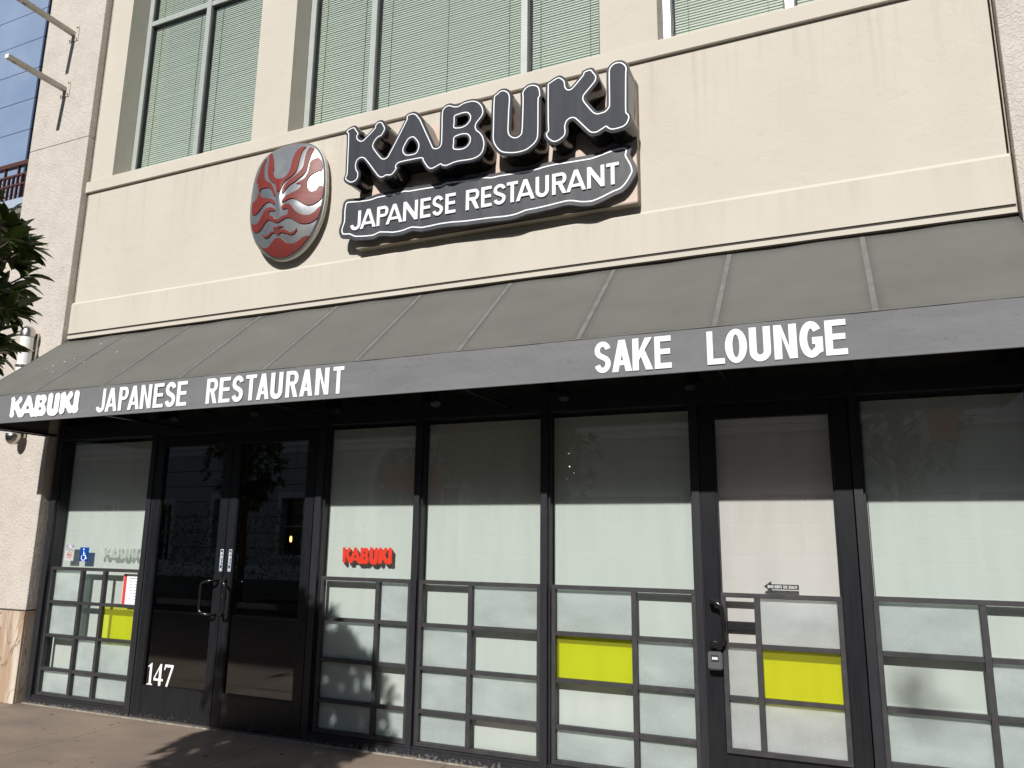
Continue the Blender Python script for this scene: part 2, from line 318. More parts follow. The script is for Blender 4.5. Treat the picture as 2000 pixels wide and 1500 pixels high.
def SH(name, m, loops, y0, y1, parent=None, **kw):
    bm = bmesh.new(); shape(bm, loops, y0, y1); return obj(name, bm, m, parent, **kw)

# ------------------------------------------------------------ block lettering
def ribbon(pts, s):
    L_, R_ = [], []; n = len(pts)
    for i in range(n):
        p = Vector(pts[i]); t1 = (p-Vector(pts[i-1])).normalized() if i else None; t2 = (Vector(pts[i+1])-p).normalized() if i < n-1 else None
        if t1 is None: t1 = t2
        if t2 is None: t2 = t1
        n1 = Vector((-t1.y, t1.x)); n2 = Vector((-t2.y, t2.x)); m = (n1+n2).normalized(); k = min(1.6, 1/max(.5, m.dot(n1)))
        L_.append(tuple(p+m*s/2*k)); R_.append(tuple(p-m*s/2*k))
    return L_ + R_[::-1]
def arc(cx, cy, rx, ry, a0, a1, n=10):
    return [(cx+rx*math.cos(math.radians(a0+(a1-a0)*i/n)), cy+ry*math.sin(math.radians(a0+(a1-a0)*i/n))) for i in range(n+1)]
def glyph(c, w_, h, s, t=None):
    """outline loops of one capital in a w_ x h box; s stem, t bar thickness"""
    t = t or s*.86; r = s/2; q = t/2
    if c == 'E': m = h*.52; return [[(0,0),(w_,0),(w_,t),(s,t),(s,m-q),(w_*.93,m-q),(w_*.93,m+q),(s,m+q),(s,h-t),(w_*.98,h-t),(w_*.98,h),(0,h)]]
    if c == 'L': return [[(0,0),(w_,0),(w_,t),(s,t),(s,h),(0,h)]]
    if c == 'I': return [[(0,0),(s,0),(s,h),(0,h)]]
    if c == 'T': a = (w_-s)/2; return [[(a,0),(a+s,0),(a+s,h-t),(w_,h-t),(w_,h),(0,h),(0,h-t),(a,h-t)]]
    if c == 'H': m = h*.52; return [[(0,0),(s,0),(s,m-q),(w_-s,m-q),(w_-s,0),(w_,0),(w_,h),(w_-s,h),(w_-s,m+q),(s,m+q),(s,h),(0,h)]]
    if c == 'N': return [[(0,0),(s,0),(s,h*.66),(w_-s,0),(w_,0),(w_,h),(w_-s,h),(w_-s,h*.34),(s,h),(0,h)]]
    if c == 'A':
        d = s*1.02; c0 = w_/2; k = (c0-d*.5)/h; b0, b1 = h*.20, h*.20+t*.9
        il = lambda z: d+k*z; ap = (c0-d)/k
        return [[(0,0),(d,0),(il(b0)-.0,b0),(w_-il(b0),b0),(w_-d,0),(w_,0),(c0+d*.52,h),(c0-d*.52,h)], [(il(b1),b1),(w_-il(b1),b1),(c0,ap)]]
    if c == 'K': return [[(0,0),(s,0),(s,h*.30),(s*1.35,h*.42),(w_-s*1.12,0),(w_,0),(w_*.60,h*.62),(w_*.97,h),(w_-s*1.22,h),(s,h*.58),(s,h),(0,h)]]
    if c == 'V': return [[(w_/2-s*.5,0),(w_/2+s*.5,0),(w_,h),(w_-s,h),(w_/2,h*.25),(s,h),(0,h)]]
    if c in 'PR':
        b = h*.44 if c == 'P' else h*.45; rr = (h-b)/2
        outer = [(s*.6,h)] + [(w_-rr*.8, h)] + [p for p in arc(w_-rr*.8, h-rr, rr*.8, rr, 90, -90)]
        hole = [(s,h-t)] + arc(w_-rr*.8, h-rr, rr*.8-s*.98 if rr*.8 > s*1.1 else .12*s, rr-t, 90, -90, 8) + [(s,b+t)]
        if c == 'P': return [[(0,0),(s,0),(s,b)] + outer[::-1][:-1] + [(0,h)], hole]
        return [[(0,0),(s,0),(s,b),(w_*.40,b),(w_-s*1.08,0),(w_,0),(w_*.70,b+h*.02)] + outer[::-1][1:-1] + [(0,h)], hole]
    if c == 'D': return [[(0,0),(w_*.5,0)] + arc(w_*.5,h/2,w_*.5,h/2,-90,90) + [(0,h)], [(s,t),(w_*.48,t)] + arc(w_*.48,h/2,w_*.52-s,h/2-t,-90,90) + [(s,h-t)]]
    if c == 'O': return [arc(w_/2,h/2,w_/2,h*.51,0,351,39), arc(w_/2,h/2,w_/2-s,h*.51-t,0,345,23)]
    if c == 'U': a = w_/2-r; return [ribbon([(r,h)] + arc(w_/2, a*1.05+q, a, a*1.05, 180, 360, 14) + [(w_-r,h)], s)]
    if c == 'J': a = w_/2-r; return [ribbon([(w_-r,h)] + arc(w_/2, a+q, a, a, 0, -178, 14), s)]
    if c == 'C' or c == 'G':
        p = arc(w_/2,h/2,w_/2-r,h*.5-q*.9,38,322 if c == 'C' else 330,22)
        if c == 'G': p = arc(w_/2,h/2,w_/2-r,h*.5-q*.9,36,308,20) + [(w_-r,h*.20),(w_-r,h*.46),(w_*.54,h*.46)]
        return [ribbon(p, s*.97)]
    if c == 'S':
        a = w_/2-r; u = (h-t)/4
        p = arc(w_/2, h-q-u, a, u, 12, 200, 10) + [(w_*.30,h*.56),(w_*.70,h*.44)] + arc(w_/2, q+u, a, u, 20, -168, 10)
        return [ribbon(p, s*.95)]
    return []
def put(loops, x, z, mirror=None): return [[((2*mirror-(x+a)) if mirror is not None else x+a, z+b_) for a, b_ in l] for l in loops]

# outlines measured in metres (x, z) on the wall
KAB= [(-3.771, 5.063), (-3.765, 5.071), (-3.754, 5.077), (-3.743, 5.081), (-3.728, 5.085), (-3.714, 5.087), (-3.702, 5.087), (-3.692, 5.08), (-3.685, 5.069), (-3.679, 5.058), (-3.669, 5.045), (-3.659, 5.031), (-3.653, 5.02), (-3.658, 5.012), (-3.665, 5.005), (-3.665, 4.995), (-3.664, 4.983), (-3.66, 4.972), (-3.65, 4.96), (-3.636, 4.948), (-3.623, 4.941), (-3.611, 4.939), (-3.599, 4.941), (-3.588, 4.945), (-3.564, 4.963), (-3.531, 4.988), (-3.5, 5.014), (-3.478, 5.034), (-3.475, 5.047), (-3.473, 5.062), (-3.464, 5.07), (-3.451, 5.077), (-3.44, 5.08), (-3.427, 5.077), (-3.415, 5.069), (-3.405, 5.056), (-3.398, 5.042), (-3.391, 5.03), (-3.385, 5.017), (-3.384, 5.004), (-3.388, 4.992), (-3.396, 4.977), (-3.406, 4.964), (-3.415, 4.954), (-3.424, 4.95), (-3.435, 4.949), (-3.445, 4.946), (-3.455, 4.939), (-3.466, 4.931), (-3.475, 4.921), (-3.481, 4.913), (-3.487, 4.904), (-3.491, 4.894), (-3.494, 4.885), (-3.496, 4.874), (-3.494, 4.862), (-3.489, 4.85), (-3.473, 4.826), (-3.451, 4.796), (-3.428, 4.767), (-3.41, 4.745), (-3.397, 4.733), (-3.381, 4.726), (-3.37, 4.725), (-3.358, 4.726), (-3.348, 4.73), (-3.339, 4.736), (-3.331, 4.744), (-3.325, 4.754), (-3.29, 4.814), (-3.241, 4.9), (-3.194, 4.985), (-3.161, 5.046), (-3.163, 5.061), (-3.162, 5.075), (-3.154, 5.079), (-3.143, 5.082), (-3.13, 5.084), (-3.118, 5.085), (-3.106, 5.083), (-3.093, 5.078), (-3.082, 5.071), (-3.071, 5.06), (-3.062, 5.047), (-3.054, 5.036), (-3.046, 5.027), (-3.04, 5.018), (-3.015, 4.965), (-2.98, 4.889), (-2.945, 4.814), (-2.92, 4.76), (-2.915, 4.749), (-2.91, 4.738), (-2.903, 4.729), (-2.889, 4.72), (-2.874, 4.716), (-2.863, 4.716), (-2.852, 4.718), (-2.842, 4.723), (-2.835, 4.73), (-2.829, 4.739), (-2.826, 4.75), (-2.824, 4.767), (-2.824, 4.788), (-2.824, 4.812), (-2.824, 4.835), (-2.824, 4.881), (-2.825, 4.939), (-2.826, 4.996), (-2.824, 5.038), (-2.821, 5.051), (-2.813, 5.061), (-2.803, 5.07), (-2.792, 5.076), (-2.779, 5.079), (-2.765, 5.08), (-2.753, 5.075), (-2.74, 5.068), (-2.727, 5.061), (-2.712, 5.056), (-2.697, 5.052), (-2.682, 5.051), (-2.67, 5.053), (-2.658, 5.058), (-2.645, 5.063), (-2.633, 5.067), (-2.621, 5.069), (-2.608, 5.07), (-2.595, 5.071), (-2.583, 5.071), (-2.573, 5.071), (-2.562, 5.07), (-2.551, 5.069), (-2.54, 5.066), (-2.529, 5.062), (-2.517, 5.056), (-2.506, 5.049), (-2.496, 5.041), (-2.485, 5.03), (-2.476, 5.017), (-2.468, 5.004), (-2.463, 4.992), (-2.459, 4.978), (-2.456, 4.965), (-2.455, 4.953), (-2.456, 4.942), (-2.459, 4.932), (-2.464, 4.922), (-2.469, 4.914), (-2.479, 4.903), (-2.49, 4.891), (-2.502, 4.879), (-2.511, 4.869), (-2.516, 4.858), (-2.52, 4.847), (-2.521, 4.835), (-2.519, 4.824), (-2.515, 4.813), (-2.509, 4.803), (-2.5, 4.792), (-2.489, 4.783), (-2.478, 4.772), (-2.471, 4.762), (-2.465, 4.752), (-2.458, 4.742), (-2.453, 4.731), (-2.449, 4.718), (-2.445, 4.703), (-2.442, 4.689), (-2.44, 4.675), (-2.44, 4.66), (-2.442, 4.644), (-2.445, 4.63), (-2.448, 4.617), (-2.453, 4.605), (-2.46, 4.595), (-2.468, 4.586), (-2.476, 4.58), (-2.485, 4.575), (-2.494, 4.57), (-2.504, 4.567), (-2.516, 4.564), (-2.53, 4.562), (-2.544, 4.56), (-2.558, 4.56), (-2.578, 4.561), (-2.601, 4.562), (-2.624, 4.564), (-2.644, 4.565), (-2.658, 4.566), (-2.673, 4.566), (-2.687, 4.565), (-2.7, 4.564), (-2.711, 4.563), (-2.722, 4.56), (-2.733, 4.557), (-2.743, 4.555), (-2.754, 4.553), (-2.766, 4.55), (-2.777, 4.55), (-2.788, 4.552), (-2.799, 4.555), (-2.809, 4.559), (-2.817, 4.568), (-2.825, 4.574), (-2.845, 4.569), (-2.872, 4.558), (-2.901, 4.55), (-2.925, 4.552), (-2.946, 4.569), (-2.965, 4.596), (-2.982, 4.624), (-2.993, 4.644), (-2.992, 4.653), (-3.0, 4.66), (-3.012, 4.665), (-3.041, 4.667), (-3.079, 4.668), (-3.12, 4.668), (-3.153, 4.669), (-3.172, 4.669), (-3.192, 4.668), (-3.21, 4.668), (-3.224, 4.666), (-3.238, 4.662), (-3.248, 4.654), (-3.253, 4.646), (-3.256, 4.636), (-3.257, 4.628), (-3.249, 4.618), (-3.253, 4.611), (-3.259, 4.602), (-3.267, 4.592), (-3.274, 4.584), (-3.283, 4.577), (-3.292, 4.571), (-3.304, 4.568), (-3.317, 4.569), (-3.333, 4.574), (-3.346, 4.576), (-3.359, 4.572), (-3.37, 4.566), (-3.382, 4.564), (-3.394, 4.565), (-3.409, 4.572), (-3.422, 4.582), (-3.431, 4.591), (-3.44, 4.603), (-3.449, 4.616), (-3.459, 4.628), (-3.482, 4.659), (-3.512, 4.7), (-3.542, 4.739), (-3.566, 4.768), (-3.575, 4.776), (-3.587, 4.782), (-3.598, 4.786), (-3.609, 4.788), (-3.619, 4.787), (-3.629, 4.784), (-3.638, 4.779), (-3.647, 4.772), (-3.653, 4.763), (-3.658, 4.752), (-3.661, 4.738), (-3.662, 4.725), (-3.661, 4.711), (-3.658, 4.696), (-3.654, 4.683), (-3.648, 4.672), (-3.64, 4.662), (-3.635, 4.651), (-3.633, 4.638), (-3.632, 4.624), (-3.634, 4.611), (-3.638, 4.601), (-3.644, 4.593), (-3.652, 4.586), (-3.662, 4.581), (-3.674, 4.577), (-3.685, 4.575), (-3.702, 4.577), (-3.718, 4.584), (-3.731, 4.593), (-3.745, 4.604), (-3.754, 4.614), (-3.757, 4.624), (-3.756, 4.634), (-3.749, 4.644), (-3.744, 4.655), (-3.744, 4.688), (-3.744, 4.734), (-3.745, 4.785), (-3.746, 4.833), (-3.747, 4.888), (-3.748, 4.947), (-3.75, 5.002), (-3.752, 5.041), (-3.762, 5.053)]
KAB_HOLES= [[(-3.106, 4.873), (-3.095, 4.871), (-3.085, 4.863), (-3.077, 4.855), (-3.067, 4.843), (-3.058, 4.831), (-3.051, 4.82), (-3.045, 4.808), (-3.04, 4.796), (-3.038, 4.784), (-3.037, 4.771), (-3.039, 4.758), (-3.042, 4.746), (-3.047, 4.735), (-3.053, 4.724), (-3.061, 4.717), (-3.071, 4.712), (-3.083, 4.71), (-3.096, 4.71), (-3.11, 4.71), (-3.126, 4.711), (-3.142, 4.713), (-3.155, 4.716), (-3.168, 4.724), (-3.179, 4.736), (-3.187, 4.748), (-3.191, 4.759), (-3.192, 4.771), (-3.191, 4.782), (-3.188, 4.793), (-3.183, 4.803), (-3.178, 4.813), (-3.171, 4.825), (-3.162, 4.839), (-3.153, 4.852), (-3.144, 4.862), (-3.132, 4.868), (-3.118, 4.872)], [(-2.712, 4.972), (-2.704, 4.978), (-2.693, 4.981), (-2.68, 4.982), (-2.668, 4.983), (-2.656, 4.985), (-2.642, 4.986), (-2.63, 4.986), (-2.618, 4.985), (-2.608, 4.983), (-2.597, 4.98), (-2.587, 4.974), (-2.578, 4.965), (-2.57, 4.953), (-2.565, 4.941), (-2.563, 4.929), (-2.564, 4.917), (-2.567, 4.906), (-2.571, 4.897), (-2.577, 4.889), (-2.583, 4.881), (-2.591, 4.875), (-2.599, 4.869), (-2.608, 4.865), (-2.618, 4.861), (-2.627, 4.859), (-2.639, 4.857), (-2.652, 4.856), (-2.665, 4.858), (-2.677, 4.859), (-2.691, 4.861), (-2.704, 4.865), (-2.713, 4.871), (-2.717, 4.881), (-2.716, 4.894), (-2.714, 4.907), (-2.713, 4.92), (-2.714, 4.934), (-2.715, 4.948), (-2.715, 4.962)], [(-2.71, 4.783), (-2.702, 4.789), (-2.69, 4.793), (-2.676, 4.795), (-2.663, 4.797), (-2.65, 4.798), (-2.637, 4.798), (-2.625, 4.797), (-2.613, 4.795), (-2.602, 4.792), (-2.592, 4.788), (-2.582, 4.781), (-2.574, 4.773), (-2.568, 4.762), (-2.563, 4.751), (-2.561, 4.739), (-2.561, 4.725), (-2.563, 4.712), (-2.567, 4.704), (-2.573, 4.695), (-2.579, 4.688), (-2.586, 4.681), (-2.595, 4.675), (-2.605, 4.67), (-2.616, 4.667), (-2.626, 4.665), (-2.637, 4.665), (-2.648, 4.665), (-2.659, 4.667), (-2.673, 4.669), (-2.689, 4.673), (-2.703, 4.678), (-2.713, 4.685), (-2.716, 4.696), (-2.716, 4.71), (-2.714, 4.724), (-2.712, 4.738), (-2.713, 4.75), (-2.714, 4.762), (-2.714, 4.774)]]
LETTER_U= [(-2.354, 5.059), (-2.349, 5.067), (-2.34, 5.073), (-2.33, 5.077), (-2.322, 5.081), (-2.315, 5.088), (-2.308, 5.093), (-2.299, 5.096), (-2.286, 5.097), (-2.274, 5.095), (-2.261, 5.089), (-2.248, 5.079), (-2.237, 5.068), (-2.231, 5.057), (-2.227, 5.046), (-2.224, 5.033), (-2.223, 5.021), (-2.223, 4.989), (-2.225, 4.949), (-2.228, 4.905), (-2.229, 4.865), (-2.23, 4.829), (-2.231, 4.791), (-2.232, 4.757), (-2.231, 4.73), (-2.228, 4.717), (-2.223, 4.703), (-2.215, 4.691), (-2.207, 4.683), (-2.198, 4.675), (-2.187, 4.669), (-2.177, 4.665), (-2.164, 4.662), (-2.151, 4.663), (-2.14, 4.666), (-2.132, 4.671), (-2.124, 4.677), (-2.118, 4.684), (-2.114, 4.693), (-2.111, 4.72), (-2.109, 4.757), (-2.108, 4.798), (-2.107, 4.837), (-2.106, 4.878), (-2.105, 4.92), (-2.105, 4.96), (-2.105, 4.992), (-2.106, 5.006), (-2.107, 5.019), (-2.108, 5.032), (-2.105, 5.044), (-2.098, 5.055), (-2.089, 5.066), (-2.077, 5.075), (-2.066, 5.081), (-2.053, 5.083), (-2.039, 5.084), (-2.025, 5.082), (-2.013, 5.078), (-2.002, 5.073), (-1.992, 5.066), (-1.983, 5.058), (-1.976, 5.048), (-1.971, 5.032), (-1.967, 5.013), (-1.966, 4.994), (-1.965, 4.979), (-1.972, 4.969), (-1.978, 4.96), (-1.979, 4.899), (-1.979, 4.814), (-1.979, 4.727), (-1.98, 4.664), (-1.981, 4.648), (-1.983, 4.632), (-1.987, 4.617), (-1.994, 4.603), (-2.003, 4.591), (-2.015, 4.58), (-2.028, 4.57), (-2.041, 4.562), (-2.053, 4.555), (-2.066, 4.549), (-2.079, 4.544), (-2.093, 4.541), (-2.109, 4.539), (-2.128, 4.538), (-2.148, 4.538), (-2.167, 4.539), (-2.188, 4.542), (-2.21, 4.546), (-2.231, 4.551), (-2.249, 4.556), (-2.261, 4.56), (-2.273, 4.565), (-2.285, 4.572), (-2.296, 4.58), (-2.307, 4.592), (-2.319, 4.606), (-2.329, 4.621), (-2.338, 4.635), (-2.345, 4.649), (-2.351, 4.664), (-2.355, 4.678), (-2.358, 4.693), (-2.359, 4.717), (-2.359, 4.745), (-2.358, 4.776), (-2.358, 4.805), (-2.358, 4.864), (-2.358, 4.937), (-2.357, 5.008)]
KI= [(-1.894, 5.055), (-1.892, 5.061), (-1.886, 5.064), (-1.871, 5.071), (-1.85, 5.081), (-1.829, 5.089), (-1.811, 5.093), (-1.8, 5.089), (-1.789, 5.08), (-1.78, 5.071), (-1.77, 5.06), (-1.764, 5.048), (-1.762, 5.038), (-1.761, 5.027), (-1.76, 5.015), (-1.759, 5.005), (-1.755, 4.994), (-1.749, 4.984), (-1.743, 4.976), (-1.735, 4.971), (-1.725, 4.968), (-1.717, 4.967), (-1.705, 4.97), (-1.696, 4.976), (-1.676, 4.994), (-1.65, 5.02), (-1.625, 5.047), (-1.607, 5.066), (-1.605, 5.077), (-1.601, 5.087), (-1.591, 5.09), (-1.578, 5.093), (-1.563, 5.094), (-1.552, 5.093), (-1.545, 5.088), (-1.54, 5.079), (-1.535, 5.07), (-1.529, 5.061), (-1.522, 5.051), (-1.516, 5.041), (-1.512, 5.031), (-1.51, 5.02), (-1.512, 5.009), (-1.515, 4.999), (-1.52, 4.99), (-1.528, 4.98), (-1.536, 4.972), (-1.552, 4.955), (-1.573, 4.935), (-1.593, 4.914), (-1.608, 4.897), (-1.612, 4.889), (-1.614, 4.879), (-1.615, 4.869), (-1.613, 4.858), (-1.609, 4.847), (-1.603, 4.836), (-1.59, 4.815), (-1.572, 4.788), (-1.553, 4.761), (-1.538, 4.74), (-1.529, 4.731), (-1.519, 4.723), (-1.508, 4.717), (-1.497, 4.715), (-1.485, 4.714), (-1.473, 4.715), (-1.464, 4.716), (-1.455, 4.717), (-1.446, 4.719), (-1.438, 4.723), (-1.43, 4.728), (-1.423, 4.735), (-1.417, 4.742), (-1.412, 4.749), (-1.409, 4.756), (-1.407, 4.765), (-1.407, 4.774), (-1.406, 4.828), (-1.406, 4.904), (-1.406, 4.981), (-1.405, 5.037), (-1.404, 5.05), (-1.402, 5.062), (-1.397, 5.073), (-1.391, 5.08), (-1.384, 5.087), (-1.376, 5.093), (-1.367, 5.097), (-1.357, 5.1), (-1.347, 5.1), (-1.336, 5.1), (-1.327, 5.098), (-1.316, 5.094), (-1.306, 5.087), (-1.297, 5.079), (-1.291, 5.071), (-1.284, 5.062), (-1.279, 5.051), (-1.276, 5.041), (-1.275, 5.031), (-1.276, 5.02), (-1.278, 5.01), (-1.279, 4.999), (-1.281, 4.932), (-1.283, 4.839), (-1.285, 4.747), (-1.285, 4.682), (-1.281, 4.671), (-1.272, 4.661), (-1.266, 4.652), (-1.264, 4.643), (-1.263, 4.634), (-1.264, 4.625), (-1.267, 4.616), (-1.271, 4.606), (-1.276, 4.596), (-1.282, 4.587), (-1.289, 4.581), (-1.298, 4.576), (-1.307, 4.572), (-1.316, 4.569), (-1.332, 4.567), (-1.351, 4.565), (-1.37, 4.565), (-1.385, 4.566), (-1.396, 4.569), (-1.406, 4.574), (-1.415, 4.58), (-1.422, 4.587), (-1.428, 4.595), (-1.434, 4.6), (-1.442, 4.6), (-1.449, 4.596), (-1.461, 4.59), (-1.476, 4.583), (-1.491, 4.576), (-1.505, 4.571), (-1.516, 4.57), (-1.529, 4.571), (-1.54, 4.573), (-1.549, 4.577), (-1.557, 4.582), (-1.565, 4.589), (-1.588, 4.616), (-1.618, 4.653), (-1.648, 4.69), (-1.671, 4.717), (-1.679, 4.724), (-1.688, 4.728), (-1.697, 4.731), (-1.707, 4.732), (-1.718, 4.73), (-1.728, 4.727), (-1.736, 4.722), (-1.743, 4.716), (-1.749, 4.708), (-1.754, 4.697), (-1.757, 4.685), (-1.76, 4.672), (-1.76, 4.657), (-1.758, 4.64), (-1.758, 4.622), (-1.76, 4.608), (-1.765, 4.598), (-1.773, 4.589), (-1.782, 4.583), (-1.791, 4.577), (-1.8, 4.572), (-1.809, 4.568), (-1.819, 4.565), (-1.828, 4.563), (-1.838, 4.563), (-1.849, 4.565), (-1.859, 4.57), (-1.869, 4.577), (-1.879, 4.586), (-1.889, 4.596), (-1.896, 4.605), (-1.903, 4.617), (-1.907, 4.629), (-1.908, 4.637), (-1.907, 4.645), (-1.902, 4.65), (-1.895, 4.656), (-1.891, 4.663), (-1.891, 4.679), (-1.892, 4.7), (-1.893, 4.723), (-1.894, 4.746), (-1.894, 4.814), (-1.895, 4.904), (-1.895, 4.993)]
PLATE= [(-3.837, 4.462), (-3.828, 4.469), (-3.815, 4.47), (-3.777, 4.466), (-3.732, 4.461), (-3.676, 4.456), (-3.623, 4.453), (-3.596, 4.453), (-3.57, 4.454), (-3.546, 4.459), (-3.522, 4.463), (-3.468, 4.464), (-3.411, 4.465), (-3.371, 4.463), (-3.332, 4.463), (-3.289, 4.468), (-3.25, 4.472), (-3.227, 4.468), (-3.203, 4.463), (-3.156, 4.462), (-3.101, 4.461), (-2.997, 4.458), (-2.899, 4.456), (-2.871, 4.463), (-2.844, 4.47), (-2.799, 4.468), (-2.749, 4.464), (-2.698, 4.459), (-2.65, 4.455), (-2.613, 4.454), (-2.576, 4.453), (-2.54, 4.454), (-2.504, 4.454), (-2.468, 4.447), (-2.432, 4.44), (-2.396, 4.441), (-2.361, 4.443), (-2.247, 4.439), (-2.128, 4.435), (-2.061, 4.437), (-2.01, 4.44), (-2.005, 4.443), (-1.951, 4.447), (-1.884, 4.449), (-1.74, 4.443), (-1.602, 4.439), (-1.555, 4.445), (-1.51, 4.454), (-1.463, 4.463), (-1.419, 4.471), (-1.386, 4.474), (-1.356, 4.475), (-1.336, 4.471), (-1.321, 4.46), (-1.325, 4.439), (-1.331, 4.415), (-1.324, 4.394), (-1.314, 4.374), (-1.303, 4.351), (-1.293, 4.328), (-1.286, 4.302), (-1.283, 4.279), (-1.287, 4.263), (-1.294, 4.249), (-1.308, 4.225), (-1.326, 4.199), (-1.347, 4.175), (-1.371, 4.156), (-1.397, 4.148), (-1.424, 4.143), (-1.468, 4.128), (-1.514, 4.112), (-1.553, 4.101), (-1.592, 4.093), (-1.633, 4.095), (-1.674, 4.101), (-1.709, 4.111), (-1.743, 4.122), (-1.776, 4.128), (-1.809, 4.129), (-1.866, 4.125), (-1.932, 4.119), (-1.998, 4.115), (-2.058, 4.112), (-2.096, 4.112), (-2.135, 4.11), (-2.175, 4.101), (-2.216, 4.092), (-2.262, 4.089), (-2.309, 4.089), (-2.376, 4.094), (-2.449, 4.099), (-2.544, 4.102), (-2.641, 4.105), (-2.716, 4.111), (-2.788, 4.118), (-2.843, 4.12), (-2.897, 4.121), (-2.98, 4.117), (-3.062, 4.115), (-3.111, 4.125), (-3.158, 4.135), (-3.199, 4.129), (-3.239, 4.12), (-3.289, 4.116), (-3.342, 4.117), (-3.41, 4.13), (-3.473, 4.14), (-3.5, 4.134), (-3.525, 4.125), (-3.551, 4.122), (-3.578, 4.123), (-3.65, 4.129), (-3.723, 4.139), (-3.754, 4.155), (-3.785, 4.172), (-3.823, 4.175), (-3.854, 4.181), (-3.866, 4.204), (-3.866, 4.231), (-3.856, 4.26), (-3.845, 4.291), (-3.845, 4.345), (-3.847, 4.399), (-3.843, 4.434)]
MASK_PROFILE= [(5.198, 0.02), (5.19, 0.12), (5.161, 0.235), (5.12, 0.3), (5.077, 0.338), (4.99, 0.385), (4.897, 0.408), (4.8, 0.42), (4.7, 0.425), (4.6, 0.425), (4.515, 0.417), (4.44, 0.402), (4.363, 0.374), (4.29, 0.34), (4.225, 0.295), (4.165, 0.24), (4.119, 0.18), (4.085, 0.11), (4.067, 0.02)]
